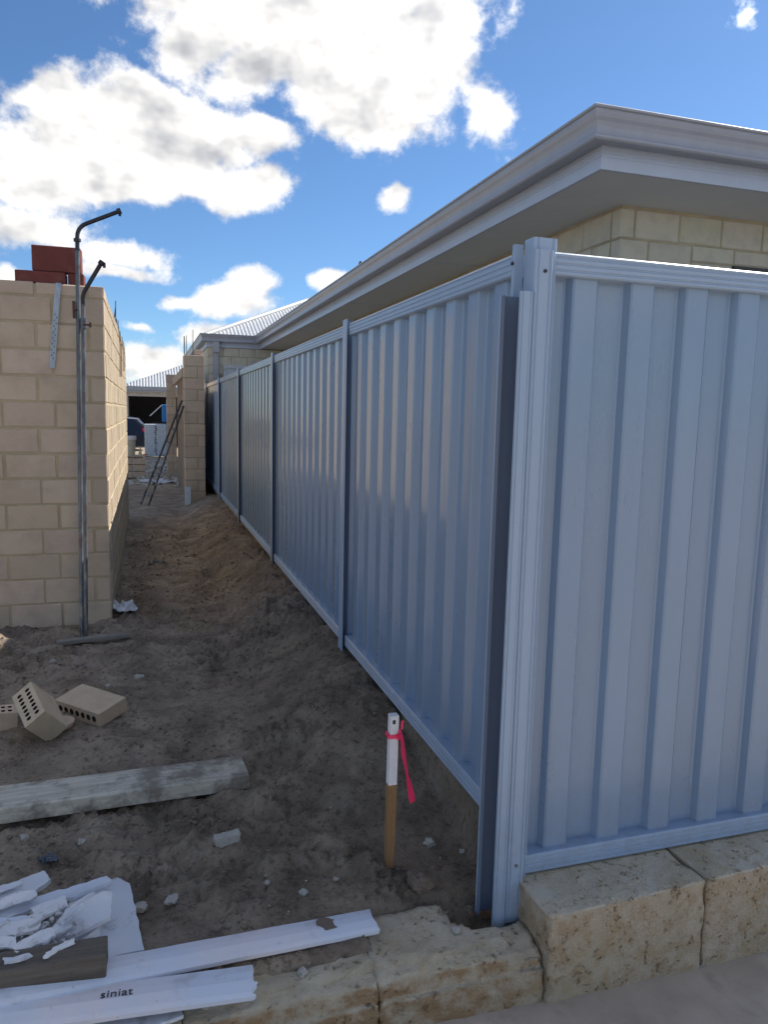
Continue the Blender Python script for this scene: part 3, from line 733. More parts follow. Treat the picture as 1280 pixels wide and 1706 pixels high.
# walls
def hbrick(x, y, z, yaw, L, H=.162): return put_brick(hs, (x, y, z), yaw, L, H, M_CREAM)
wm = MB()
WZ0 = SZ-.008
WINX0, WINX1, WINZ = 2.47, 4.3, 2.328
stf = MB()
for row in range(15):
    zt_ = WZ0+.0-row*.172; zc = zt_-.081
    vis = row < 4
    def B(x, y, yaw, L, first=True, H=.162, zc_=None):
        z_ = zc if zc_ is None else zc_
        if vis: put_brick(hs, (x, y, z_), yaw, L, H, M_CREAM)
        else:
            c, s_ = math.cos(yaw), math.sin(yaw)
            if abs(s_) < .5: stf.box(x-L/2, x+L/2, y-.045, y+.045, z_-H/2, z_+H/2)
            else: stf.box(x-.045, x+.045, y-L/2, y+L/2, z_-H/2, z_+H/2)
    st0 = [.09+.006, .20, .09+.006, .20][row % 4]
    xe = HX; first = True
    x = HX
    seq = []
    while x < GX-.6:
        L = st0 if first else .305
        seq.append((x, L)); x += L+.010; first = False
    for (x, L) in seq:
        if x > 6: continue
        xx0, xx1 = x, x+L
        if row >= 2 and xx1 > WINX0 and xx0 < WINX1:
            if xx0 < WINX0-.05: xx1 = WINX0-.004
            elif xx1 > WINX1+.05: xx0 = WINX1+.004
            else: continue
        if row == 1 and xx1 > WINX0-.3 and xx0 < WINX1+.3:
            # two thin courses beside the window head
            B((xx0+xx1)/2, HY+.045, 0, xx1-xx0, H=.086, zc_=zt_-.043)
            if xx0 < WINX0: B((xx0+min(xx1, WINX0-.004))/2, HY+.045, 0, min(xx1, WINX0-.004)-xx0, H=.066, zc_=zt_-.129)
            continue
        B((xx0+xx1)/2, HY+.045, 0, xx1-xx0)
    y = HY+.10 if row % 2 == 0 else HY+.10
    L0_ = .19 if row % 2 else .30
    yy = y; k = 0
    while yy < JY+.5:
        L = L0_ if k == 0 else .305
        if vis and yy > 8 and row > 1: 
            stf.box(HX, HX+.09, yy, min(yy+L, JY+.5), zc-.081, zc+.081)
        else: B(HX+.045, yy+L/2, math.pi/2, L)
        yy += L+.010; k += 1
    # wall of the projecting part
    x = JX+.03
    k = 0
    while x < HX:
        L = (.13 if row % 2 else .28) if k == 0 else .305
        L = min(L, HX-x-.001)
        if L > .03 and not (row >= 2 and row < 9 and x+L > .42 and x < .95):
            B(x+L/2, JY+.065, 0, L)
        x += L+.010; k += 1
    y = JY+.12
    while y < JEND-.4:
        L = .305; B(JX+.065, y+L/2, math.pi/2, L); y += L+.01
o = hp(stf, 'brickwork', M_CREAM, 'stuff')
cm = MB()
cm.box(HX+.005, 6, HY+.005, HY+.085, WINZ+.0, SZ+.01); cm.box(HX+.005, WINX0, HY+.005, HY+.085, -.4, WINZ); cm.box(WINX1, 6, HY+.005, HY+.085, -.4, WINZ); cm.box(WINX0, WINX1, HY+.005, HY+.085, -.4, 1.3)
cm.box(6, GX-.5, HY, HY+.1, -.4, SZ+.01); cm.box(GX-.6, GX-.5, HY+.1, 26, -.4, SZ+.01); cm.box(HX+.005, HX+.085, HY+.085, JY+.02, -.4, SZ+.01)
cm.box(JX+.025, HX+.004, JY+.025, JY+.105, -.4, SZ+.0); cm.box(JX+.025, JX+.105, JY+.105, JEND-.4, -.4, SZ+.0); cm.box(JX+.106, GX-.6, JEND-.5, JEND-.4, -.4, SZ+.01)
hp(cm, 'mortar', M_MORTD)
wn = hp(MB().box(WINX0+.002, WINX1-.002, HY-.012, HY+.075, WINZ-.055, WINZ-.002).box(WINX0+.002, WINX0+.05, HY+.03, HY+.075, 1.3, WINZ-.055).box(WINX1-.05, WINX1-.002, HY+.03, HY+.075, 1.3, WINZ-.055), 'window', M_BLACKF)
MB().box(WINX0+.05, WINX1-.05, HY+.05, HY+.056, 1.3, WINZ-.055).build('pane', M_GLASS, wn)
wn = hp(MB().box(.42, .95, JY-.03, JY+.018, 2.20, 2.26).box(.42, .46, JY-.02, JY+.018, 1.2, 2.20).box(.91, .95, JY-.02, JY+.018, 1.2, 2.20), 'window', M_FRAME)
MB().box(.46, .91, JY-.006, JY+.004, 1.2, 2.20).build('pane', M_SHEETW, wn, loc=(0, 0, 0))
dp = hp(MB().box(.23, .32, JY-.06, JY+.016, -.1, 2.52).box(.215, .335, JY-.125, JY-.004, 2.50, 2.695), 'downpipe', M_GUT)
# roof
PT = math.tan(R(24.5)); EZ = 2.80
rf = MB()
def roofpt(x, y, base=(0, 0)): return None
RX0, RY0 = FX-.03, FY-.03
ridge_x = (RX0+GX)/2; ridge_h = (ridge_x-RX0)*PT
# south (front), west and east planes of the main roof
A_, B_, C_, D_ = (RX0, RY0, EZ), (GX, RY0, EZ), (ridge_x, RY0+(ridge_x-RX0), EZ+ridge_h), (ridge_x, 26, EZ+ridge_h)
rf.add([A_, B_, C_], [(0, 1, 2)]); rf.add([A_, C_, D_, (RX0, 26, EZ)], [(0, 1, 2, 3)]); rf.add([B_, (GX, 26, EZ), D_, C_], [(0, 1, 2, 3)]); rf.add([(RX0, 26, EZ), D_, (GX, 26, EZ)], [(0, 1, 2)])
rfo = hp(rf, 'roof', M_ROOF)
# corrugated plane over the projecting part (faces the camera)
cr = MB(); per = .076; x = JX-.03; x1 = x+5.0; ncol = int((x1-x)/per*8); vv = []; ff_ = []
NS = 2
for i in range(ncol+1):
    xx = JX-.03+(x1-(JX-.03))*i/ncol; t1 = xx-(JX-.03); t0 = max(0, xx-(FX-.03)); w_ = .009*math.cos(2*math.pi*xx/per)
    for t in (t0, t1):
        vv.append((xx, JY-.03+t, EZ+.012+t*PT+w_))
for i in range(ncol): ff_.append((i*2, i*2+2, i*2+3, i*2+1))
cr.add(vv, ff_, True); cro = hp(cr, 'corrugated_roof', M_ROOF)
MB().tube([Vector((JX-.03, JY-.03, EZ+.02)), Vector((JX+4.97, JY+4.97, EZ+.02+5*PT))], .055, 8).build('hip_capping', M_ROOF, cro, )
cr = MB(); cr.add([(JX-.03, JY-.03, EZ), (JX+4.97, JY+4.97, EZ+5*PT), (JX+4.97, JEND, EZ+5*PT), (JX-.03, JEND, EZ)], [(0, 1, 2, 3)]); hp(cr, 'roof_plane', M_ROOF)
vt = empty('roof_vent', (1.86, 8.6, 3.08), 0, 'small round metal vent poking above the long gutter line', 'vent')
MB().tube([(0, 0, 0), (0, 0, .28)], .035, 10).build('flue', M_GALV, vt); MB().tube([(0, 0, .28), (0, 0, .30), (0, 0, .36), (0, 0, .40)], .06, 12, .02).build('cowl', M_GALV, vt)

# ------------------------------------------------------------------ unfinished house down the passage (piers, frame, ladder)
def pier(loc, wd, dp_, n, label, course=.172, m_=M_BRICK, mort=M_MORTD, tops=None):
    o = empty('brick_pier', loc, 0, label, 'pier')
    x, y, z = loc
    for r_ in range(n):
        zc = z+r_*course+.081
        if r_ % 2 == 0: put_brick(o, (x, y-dp_/2+.045, zc), 0, wd, .162, m_); put_brick(o, (x-wd/2+.045, y+.05, zc), math.pi/2, dp_-.1, .162, m_)
        else:
            a = wd*.64; put_brick(o, (x-wd/2+a/2, y-dp_/2+.045, zc), 0, a, .162, m_); put_brick(o, (x+wd/2-(wd-a-.01)/2, y-dp_/2+.045, zc), 0, wd-a-.01, .162, m_); put_brick(o, (x-wd/2+.045, y+.05, zc), math.pi/2, dp_-.1, .162, m_)
    MB().box(x-wd/2+.006, x+wd/2-.006, y-dp_/2+.006, y+dp_/2, z-.2, z+n*course-.012).build('mortar', mort, o, loc=-o.location)
    return o
pr1 = pier((-.352, 10.05, -.05), .305, .30, 13, 'tall brick pier at the end of the fence with a leaning ladder')
pr1['label'] = 'tallest brick pier, between the ladder and the far end of the fence'
for dx_ in (-.10, .07):
    put_brick(pr1, (-.352+.07, 10.0, -.05+13*.172+.04), 0, .12, .075, M_BRICK) if dx_ > 0 else None
MB().box(-.5, -.485, 9.92, 9.935, 2.18, 2.45).build('wall_tie', M_RUST, pr1, loc=-pr1.location)
for x, y, h in [(-.46, 9.98, .32), (-.36, 10.1, .42)]:
    MB().tube([(x, y, 2.15), (x+.004, y, 2.15+h)], .006, 6).build('wall_tie', M_RUST, pr1, loc=-pr1.location)
tag(MB().box(-.300, -.198, 10.22, 15.0, -.2, 2.08).build('rear_leaf', M_BRICK, pr1, loc=-pr1.location), kind='stuff')
pr2 = pier((-.535, 15.3, -.12), .20, .30, 13, 'far brick pier seen between the timber posts and the garage')
tf = empty('timber_window', (-.47, 11.6, -.08), 0, 'pale timber window posts standing between the two brick piers', 'timber')
for y in (10.75, 11.75, 12.9): link('post', bevelbox('post', .05, .09, 1.95, M_PINE, .003), tf, (-.0, y-11.6, .975))
link('top_plate', bevelbox('top_plate', .09, 4.4, .14, M_PINE, .003), tf, (.0, 1.0, 2.02))
wg = tag(MB().box(-.51, -.43, 9.75, 9.83, -.09, .20).build('white_board', M_SHEETW), 'short white board standing at the foot of the tallest pier', 'board')
wg.location = (-.005, -.02, 0); wg.rotation_euler = (0, 0, 0)
# ladder leaning on the pier
ld = empty('ladder', (-1.1, 10.0, -.08), 0, 'dark metal ladder leaning from the sand against the brick pier', 'ladder')
a0, a1 = Vector((-1.16, 10.1, -.09)), Vector((-.535, 9.97, 1.50)); b0, b1 = Vector((-1.05, 9.80, -.09)), Vector((-.515, 9.86, 1.42))
for p, q in ((a0, a1), (b0, b1)): MB().tube([p, q], .015, 8).build('rail', M_DARKPIPE, ld, loc=-ld.location)
for k in range(7):
    t = .1+k*.13; MB().tube([a0.lerp(a1, t), b0.lerp(b1, t)], .010, 6).build('rung', M_DARKPIPE, ld, loc=-ld.location)

# ------------------------------------------------------------------ yard beyond: stack, bucket, board, car, garage
def hg(x, y): return hfun(x, y, 0)
bs = empty('brick_stack', (-1.35, 15.1, -.1), 0, 'low stack of bricks carrying a board and the cream bucket', 'bricks')
for r_ in range(3):
    for k in range(2): put_brick(bs, (-1.49+k*.27, 15.05+.0, -.10+r_*.142+.065), 0, .25, .130, M_BRICK, .30)
bd = tag(bevelbox('board', .42, .36, .03, M_PINE, .003) and link('board', bevelbox('board', .46, .38, .03, M_PINE, .003), None, (-1.38, 15.1, .345)), 'pale board lying across the low brick stack', 'board')
bk = empty('bucket', (-1.40, 15.08, .36), 0, 'cream plastic bucket with pale rim standing on the board', 'bucket')
MB().tube([(0, 0, 0), (0, 0, .36)], .095, 16, .112).build('body', M_BUCKET, bk); MB().tube([(0, 0, .345), (0, 0, .42)], .125, 16).build('rim', M_WHITE, bk)
jg = empty('bottle', (-1.20, 15.0, .36), 0, 'small cream bottle beside the bucket on the board', 'bottle')
MB().tube([(0, 0, 0), (0, 0, .08), (0, 0, .12), (0, 0, .17)], .04, 10, .012).build('body', M_BUCKET, jg)
trw = empty('trowel', (-1.14, 14.95, .365), R(20), 'orange handled trowel lying at the edge of the board', 'tool')
MB().tube([(0, 0, .02), (.09, 0, .03)], .016, 8).build('handle', M_ORANGE, trw); MB().box(.09, .20, -.03, .03, .015, .02).build('blade', M_GALV, trw)
wb = empty('white_box', (-.79, 24.2, -.2), 0, 'tall pale white box with a dark drip stain beyond the sandy yard', 'box')
link('body', bevelbox('body', .70, .5, 1.06, M_SHEETW, .01), wb, (0, .25, .53))
m_ = MB(); rq = random.Random(5)
for k in range(16): z = 1.0-k*.06; m_.box(-.02+rq.uniform(-.02, .01), .02+rq.uniform(-.01, .03), -.004, -.001, z-.04, z)
m_.build('stain', M_DARKPIPE, wb)
bl = empty('blue_bin', (-.36, 26, .72), 0, 'bright blue bin up on a dark stand left of the far pier', 'bin')
link('body', bevelbox('body', .36, .4, .62, M_BLUE, .02), bl, (0, 0, .5))
link('stand', bevelbox('stand', .8, .5, .95, M_BLACKF, .02), bl, (-.15, 0, -.33))
pb_ = empty('pale_bar', (-.75, 25.8, 1.1), 0, 'pale diagonal bar reaching from the blue bin across the garage opening', 'bar')
MB().tube([(-.2, 0, .02), (.22, 0, .42)], .02, 6).build('bar', M_WHITE, pb_)
# rubble in the yard
def rock_mesh(name, m_, r=.03, seed=0, flat=.6, sub=2, cut=.8):
    bm = bmesh.new(); bmesh.ops.create_icosphere(bm, subdivisions=sub, radius=r)
    for vv in bm.verts:
        n = noise.fractal(vv.co/r*1.1+Vector((seed*3.3, seed, 1)), 1, 2, 3); c = vv.co.copy()
        vv.co = c*(1+.45*n+(.12*noise.fractal(c/r*4, 1, 2, 2) if sub > 2 else 0)); vv.co.z *= flat
        vv.co.x = max(min(vv.co.x, r*cut), -r*cut*1.1)
    me = bpy.data.meshes.new(name); bm.to_mesh(me); bm.free(); me.materials.append(m_); return me
# car
car = empty('parked_car', (-1.72, 30.2, -.42), R(0), 'dark blue car with a red tail light in front of the far garage', 'car')
def carpt(s, d, z): return Vector((s, d, z))
prof = [(-4.2, .35), (-4.2, .75), (-3.2, .95), (-2.5, 1.45), (-1.0, 1.50), (-.15, 1.46), (.12, 1.38), (.35, 1.12), (.50, .98), (.56, .80), (.56, .42), (.45, .30), (-4.1, .30)]
def carw(a, b, t):
    inset = .14*sstep(.95, 1.45, b); half = .88-inset
    return Vector((a+.20, (-half if t == 0 else half), b))
m_ = MB(); m_.prism(prof, lambda a, b, t: carw(a, b, t), [0, 1]); m_.build('body', M_CARP, car)
m_ = MB(); m_.add([Vector((-2.1, -.752, 1.40)), Vector((-.1, -.752, 1.40)), Vector((.16, -.78, 1.05)), Vector((-2.7, -.80, 1.02))], [(0, 1, 2, 3)]); m_.build('side_window', M_GLASS, car)
m_ = MB(); m_.add([Vector((-.3, -.765, 1.46)), Vector((.34, -.755, 1.42)), Vector((.72, -.83, 1.02)), Vector((.62, -.86, 1.00)), Vector((.28, -.785, 1.37)), Vector((-.3, -.79, 1.41))], [(0, 1, 4, 5), (1, 2, 3, 4)]); m_.build('pillar_trim', M_CHROME, car)
link('tail_light', bevelbox('tail_light', .24, .12, .26, M_TAIL, .04, 2), car, (.60, -.80, .92))
for x in (.0-.35, -3.2):
    wl = link('wheel', MB().tube([(0, -.90, .33), (0, -.68, .33)], .33, 20).mesh('wheel', M_RUBBER), car, (x, 0, 0)); link('rim', MB().tube([(0, -.905, .33), (0, -.89, .33)], .21, 14).mesh('rim', M_CHROME), wl)
# garage house
gh = empty('garage_house', (-2, 34, -.35), 0, 'far house with open double garage and ribbed grey roof', 'house')
GO = gh.location
def gp(m_, n, mt, par=None): return m_.build(n, mt, par or gh, loc=-GO) 
gp(MB().box(-2.02, -1.86, 34.3, 34.6, -.5, 2.2).box(4.6, 9.0, 34.3, 34.6, -.5, 2.2).box(-1.86, 4.6, 34.3, 34.6, 1.93, 2.2).box(8.9, 9.0, 34.6, 42, -.5, 2.2).box(-2.02, -1.9, 34.6, 42, -.5, 2.2), 'wall', M_BUILD)
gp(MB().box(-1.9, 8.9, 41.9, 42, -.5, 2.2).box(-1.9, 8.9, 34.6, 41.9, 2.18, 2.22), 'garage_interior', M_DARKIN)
gp(MB().box(-2.15, 9.2, 33.75, 33.9, 2.19, 2.36), 'gutter', M_GUT); gp(MB().box(-2.1, 9.2, 33.92, 34.3, 2.12, 2.2), 'eave_lining', M_FASC)
m_ = MB(); vv = []; ff_ = []; per = .13; X0 = -2.15; N_ = int(11.3/per*6); 
for i in range(N_+1):
    xx = X0+11.3*i/N_; t1 = min(xx-X0, X0+11.3-xx, 4.0); w_ = .03*math.cos(2*math.pi*xx/per)
    vv += [(xx, 33.8, 2.36+w_), (xx, 33.8+t1, 2.36+t1*.42+w_)]
for i in range(N_): ff_.append((i*2, i*2+2, i*2+3, i*2+1))
m_.add(vv, ff_, True); gp(m_, 'roof', M_ROOF)
m_ = MB(); m_.add([(X0, 33.8, 2.36), (X0+4, 37.8, 4.04), (X0+4, 40, 4.04), (X0, 43.8, 2.36)], [(0, 1, 2, 3)]); m_.add([(X0+11.3, 33.8, 2.36), (X0+7.3, 37.8, 4.04), (X0+7.3, 40, 4.04), (X0+11.3, 43.8, 2.36)], [(0, 1, 2, 3)]); m_.add([(X0+4, 37.8, 4.04), (X0+7.3, 37.8, 4.04), (X0+7.3, 40, 4.04), (X0+4, 40, 4.04)], [(0, 1, 2, 3)])
gp(m_, 'roof_back', M_ROOF)

# ------------------------------------------------------------------ stake with pink tape
sk = empty('survey_stake', (-.324, .27, -.09), 0, 'square timber stake with white painted top and pink tape', 'stake')
def stk(z0_, z1_, m_, nm):
    v_ = MB(); hw = .0135
    base = Vector((0, 0, 0)); topo = Vector((.004, 0, .518))
    v_.prism([(-hw, -hw), (hw, -hw), (hw, hw), (-hw, hw)], lambda a, b, t: Vector((a*(.85+.15*min(1, t/.2)), b*(.85+.15*min(1, t/.2)), 0))+base.lerp(topo, t), [z0_+(z1_-z0_)*i/4 for i in range(5)])
    return v_.build(nm, m_, sk)
stk(0-.1, .56, M_STAKE, 'shaft'); stk(.56, 1., M_WHITE, 'painted_top')
MB().box(-.003, .006, -.0145, -.0137, .492, .505).build('nail', M_INK, sk)
rbn = MB(); P_ = [(.012, -.017, .452), (.020, -.022, .468), (.026, -.024, .44), (.030, -.026, .40), (.038, -.028, .36), (.044, -.030, .325), (.052, -.030, .29), (.060, -.030, .255), (.066, -.029, .232)]
W_ = [.004, .006, .006, .008, .006, .005, .009, .0115, .009]
vv = []
for p, wd in zip(P_, W_):
    for s1 in (-1, 1):
        for tt in (0, .0008): vv.append((p[0]+s1*wd, p[1]+tt+s1*.004, p[2]+s1*wd*.25))
ff_ = []
for k in range(len(P_)-1):
    for a, b in ((0, 1), (1, 3), (3, 2), (2, 0)): ff_.append((k*4+a, k*4+b, (k+1)*4+b, (k+1)*4+a))
rbn.add(vv, ff_)
rbn.box(-.0165, .0205, -.0165, -.0145, .445, .458).box(-.0165, -.0145, -.0145, .0165, .447, .460).box(.0155, .0205, -.0145, .0165, .447, .460).box(.012, .024, -.020, -.0166, .440, .462)
rbn.build('pink_tape', M_PINK, sk)
vv = []
tail2 = [(.018, -.019, .455), (.026, -.018, .475), (.028, -.018, .497), (.024, -.018, .503)]
q_ = MB()
for k in range(3): q_.box(tail2[k][0]-.004, tail2[k][0]+.004, -.0195, -.0187, tail2[k][2], tail2[k+1][2])
q_.build('pink_tape', M_PINK, sk)

# ------------------------------------------------------------------ things on the ground
def gz(x, y): return hfun(x, y)
def cored_brick(L, Wd, H, m_, ny_=2):
    """brick with two rows of seven round cores through its height: built as a plate lattice"""
    bm = bmesh.new()
    nx_ = 7; mx, my = .018, .010
    cwx = (L-2*mx)/nx_; cwy = (Wd-2*my)/ny_; r = min(cwx, cwy*.75)*.36
    def lay(z):
        out = {}
        return out
    # cells: each a square ring round an 8-sided hole
    top = {}
    def V(x, y, z):
        k = (round(x, 5), round(y, 5), round(z, 5))
        if k not in top: top[k] = bm.verts.new((x, y, z))
        return top[k]
    X = [-L/2, -L/2+mx]+[-L/2+mx+cwx*(i+1) for i in range(nx_)]+[L/2]
    Y = [-Wd/2, -Wd/2+my]+[-Wd/2+my+cwy*(i+1) for i in range(ny_)]+[Wd/2]
    hm_ = []
    for i in range(len(X)-1):
        for j in range(len(Y)-1):
            cell = 0 < i < len(X)-2 and 0 < j < len(Y)-2
            for z, flip in ((H/2, 0), (-H/2, 1)):
                if not cell:
                    q = [V(X[i], Y[j], z), V(X[i+1], Y[j], z), V(X[i+1], Y[j+1], z), V(X[i], Y[j+1], z)]
                    bm.faces.new(q[::-1] if flip else q); continue
                cx, cy = (X[i]+X[i+1])/2, (Y[j]+Y[j+1])/2
                c = [V(X[i+1], Y[j+1], z), V(X[i], Y[j+1], z), V(X[i], Y[j], z), V(X[i+1], Y[j], z)]
                rg = [V(cx+r*math.cos(a), cy+r*1.25*math.sin(a), z) for a in [R(45*k_) for k_ in range(8)]]
                for k_ in range(4):
                    q = [rg[(2*k_) % 8], c[k_], rg[(2*k_+1) % 8]]
                    bm.faces.new(q[::-1] if flip else q)
                    q = [rg[(2*k_+1) % 8], c[k_], rg[(2*k_+2) % 8]]
                    bm.faces.new(q[::-1] if flip else q)
                    q = [rg[(2*k_+2) % 8], c[k_], c[(k_+1) % 4]]
                    bm.faces.new(q[::-1] if flip else q)
            if cell:
                for k_ in range(8):
                    a, b = R(45*k_), R(45*(k_+1)); A1 = (cx+r*math.cos(a), cy+r*1.25*math.sin(a)); B1 = (cx+r*math.cos(b), cy+r*1.25*math.sin(b))
                    fc = bm.faces.new([V(*A1, H/2), V(*A1, -H/2), V(*B1, -H/2), V(*B1, H/2)]); fc.material_index = 1
    for i in range(len(X)-1):
        for y, fl in ((-Wd/2, 0), (Wd/2, 1)):
            q = [V(X[i], y, -H/2), V(X[i+1], y, -H/2), V(X[i+1], y, H/2), V(X[i], y, H/2)]; bm.faces.new(q[::-1] if fl else q)
    for j in range(len(Y)-1):
        for x, fl in ((-L/2, 1), (L/2, 0)):
            q = [V(x, Y[j], -H/2), V(x, Y[j+1], -H/2), V(x, Y[j+1], H/2), V(x, Y[j], H/2)]; bm.faces.new(q[::-1] if fl else q)
    bmesh.ops.recalc_face_normals(bm, faces=bm.faces)
    me = bpy.data.meshes.new('cored_brick'); bm.to_mesh(me); bm.free(); me.materials.append(m_); me.materials.append(M_HOLE); return me
def frame_matrix(xd, yd, origin):
    x = Vector(xd).normalized(); y = Vector(yd); y = (y-x*y.dot(x)).normalized(); z = x.cross(y)
    return Matrix(((x.x, y.x, z.x, origin[0]), (x.y, y.y, z.y, origin[1]), (x.z, y.z, z.z, origin[2]), (0, 0, 0, 1)))
def put_m(name, me, M, label, cat, group=None):
    o = link(name, me); o.matrix_world = M; return tag(o, label, cat, group)
GB = 'loose yellow bricks in front of the wall'
def rest(me, M, sink=.008):
    """lower the piece until its lowest corner sits in the sand"""
    lo = min((M @ vv.co for vv in me.vertices), key=lambda q: q.z); M = M.copy(); M[2][3] += gz(lo.x, lo.y)-sink-lo.z; return M
a_, b_ = spot(92, 1186, -.06), spot(166, 1206, -.06); me = cored_brick((b_-a_).length*1.0, .068, .165, M_LOOSE, 1)
dx_ = (b_-a_).normalized(); nrm_ = Vector((-dx_.y, dx_.x, 0)); c_ = (a_+b_)/2+nrm_*.082
put_m('loose_brick', me, rest(me, frame_matrix((dx_.x, dx_.y, -.05), (-.12, -.1, 1), c_)), 'yellow brick lying flat, its big smooth face up, right of the tilted one', 'brick', GB)
me = cored_brick(.215, .10, .155, M_LOOSE); p = spot(66, 1190, .02)
Fv = (p-CAM).normalized(); Rv = (rt-Fv*rt.dot(Fv)).normalized(); Uv = Rv.cross(Fv)
LL = Rv*23-Uv*42-Fv*52; DD = Rv*40-Uv*27+Fv*36
put_m('loose_brick', me, rest(me, frame_matrix(LL, LL.cross(DD), p), .012), 'yellow brick tipped on its edge with the rows of core holes showing', 'brick', GB)
p = spot(-20, 1190, -.01)
put_m('loose_brick', cored_brick(.23, .11, .085, M_LOOSE), Matrix.Translation((p.x, p.y, gz(p.x, p.y)+.050)) @ Matrix.Rotation(R(10), 4, 'Z') @ Matrix.Rotation(R(5), 4, 'Y'), 'yellow brick cut by the left edge, left of the tipped one', 'brick', GB)
p = spot(105, 1200, -.05)
put_m('brick_fragment', rock_mesh('brick_fragment', M_LOOSE, .06, 4, .4), Matrix.Translation((p.x, p.y, gz(p.x, p.y)+.012)), 'broken brick chip between the tipped and the flat brick', 'fragment')
# weathered plank
a, b = spot(408, 1287, -.05), spot(-60, 1362, -.05)
pl = empty('grey_plank', (a.x, a.y, gz(a.x, a.y)), 0, 'long weathered grey plank with a rounded end lying across the sand', 'plank')
d = (b-a); ang = math.atan2(d.y, d.x)
m_ = MB(); Lp = 1.5; nseg = 60
for_sec = [(-.088, 0), (-.088, .048), (-.084, .054), (-.03, .056), (.04, .056), (.082, .055), (.087, .050), (.088, 0)]
def plfn(a_, b_, t):
    s_ = t*Lp
    endr = .012*max(0, 1-(s_/.03)) if s_ < .03 else 0
    k = 1-.06*max(0, 1-s_/.04)**2
    return Vector((s_+.006*noise.noise((a_*30, b_*30, 1)), a_*k+.002*noise.noise((s_*5, a_*10, 3)), b_*k+.0018*noise.noise((s_*12, a_*40, b_*40))))
m_.prism(for_sec, plfn, [i/nseg for i in range(nseg+1)])
o = m_.build('board', M_PLANK, pl); o.location = (0, 0, .0); pl.rotation_euler = (0, R(-1.5), ang)
pl.location.z = gz(a.x, a.y)+.026
# cornice strips
def cornice(a, b, wd, label, zlift, thick=.011, tilt=0., seed=0, dirtpatch=None, text=None, sag=0.):
    a, b = Vector(a), Vector(b); d = b-a; L = d.length; ang = math.atan2(d.y, d.x); sl_ = math.asin(d.z/L)
    o = empty('cornice_strip', a, 0, label, 'cornice')
    sec = []
    # shallow cove: flat, bend, flat
    up_ = [(-.5, .000), (-.42, .012), (-.12, .026), (.12, .028), (.40, .010), (.5, -.004)]
    U = []
    for (q0, h0), (q1, h1) in zip(up_, up_[1:]):
        for kk in range(6): U.append((lerp(q0, q1, kk/6)*wd, lerp(h0, h1, kk/6)*wd*4.2))
    U.append((up_[-1][0]*wd, up_[-1][1]*wd*4.2)); sec = U+[(q, h-thick) for q, h in U[::-1]]
    m_ = MB(); n = 40
    def fn(a_, b_, t):
        jag = 0
        if t < .001: jag = -.016*noise.noise((a_*60+seed, 3, seed))-.010*noise.noise((a_*210+seed, 1, 1))-.006*noise.noise((a_*600, 1, b_*300))
        return Vector((t*L+jag, a_, b_+sag*math.sin(t*3.14)+.0012*noise.noise((t*L*9, a_*20, seed))))
    m_.prism(sec, fn, [i/n for i in range(n+1)]); m_.build('strip', M_PAPER, o)
    o.rotation_euler = (tilt, -sl_, ang)
    if dirtpatch:
        s_, q, r = dirtpatch; me = rock_mesh('soil_lump', M_CLOD, r, seed, .12, 3, 9); link('soil_lump', me, o, (s_, q, .024*wd*4.2))
    return o
z_ = -.045
a, b = spot(620, 1532, z_-.03), spot(170, 1618, z_+.01)
b = a+(b-a)*1.6
c1 = cornice(a, b, .092, 'upper pale blue cornice strip with a round dirt patch near its tip', 0, seed=1, dirtpatch=(.135, -.006, .026))
a, b = spot(422, 1632, -.055), spot(0, 1690, -.045); b = a+(b-a)*1.25
c2 = cornice(a, b, .105, 'lower cornice strip printed siniat, broken at its right end', 0, seed=2)
# printed word on the lower strip
tc = bpy.data.curves.new('printed_word', 'FONT'); tc.body = 'siniat'; tc.size = .034; tc.extrude = .0004; tc.align_x = 'CENTER'; tc.align_y = 'CENTER'; tc.space_character = 1.05
tmp = bpy.data.objects.new('tmp', tc); COL.objects.link(tmp); dg = bpy.context.evaluated_depsgraph_get(); tme = bpy.data.meshes.new_from_object(tmp.evaluated_get(dg)); bpy.data.objects.remove(tmp)
tme.materials.clear(); tme.materials.append(M_INK)
to = link('printed_word', tme, c2, (.325, -.000, .028*.105*4.2+.0018), (0, 0, math.pi))
# white board at the bottom edge
p = spot(225, 1694, -.10)
o = put_m('plasterboard_piece', bevelbox('plasterboard_piece', .20, .14, .010, M_PLAST, .002, 1, .001, .03), Matrix.Translation((p.x, p.y, -.088)) @ Matrix.Rotation(R(12), 4, 'Z'), 'flat white plasterboard corner under the printed strip at the bottom edge', 'plasterboard')
# dark timber on top of the pile
a = spot(178, 1592, .0); b = spot(-60, 1632, .0)
dt = empty('dark_timber', (a.x, a.y, a.z), 0, 'dark wet timber block lying over the white strips', 'timber')
me = bevelbox('beam', .62, .075, .085, M_DARKW, .003, 1, .0015, .04); link('beam', me, dt, (.31, 0, -.012)); d = b-a; dt.rotation_euler = (0, R(0), math.atan2(d.y, d.x))
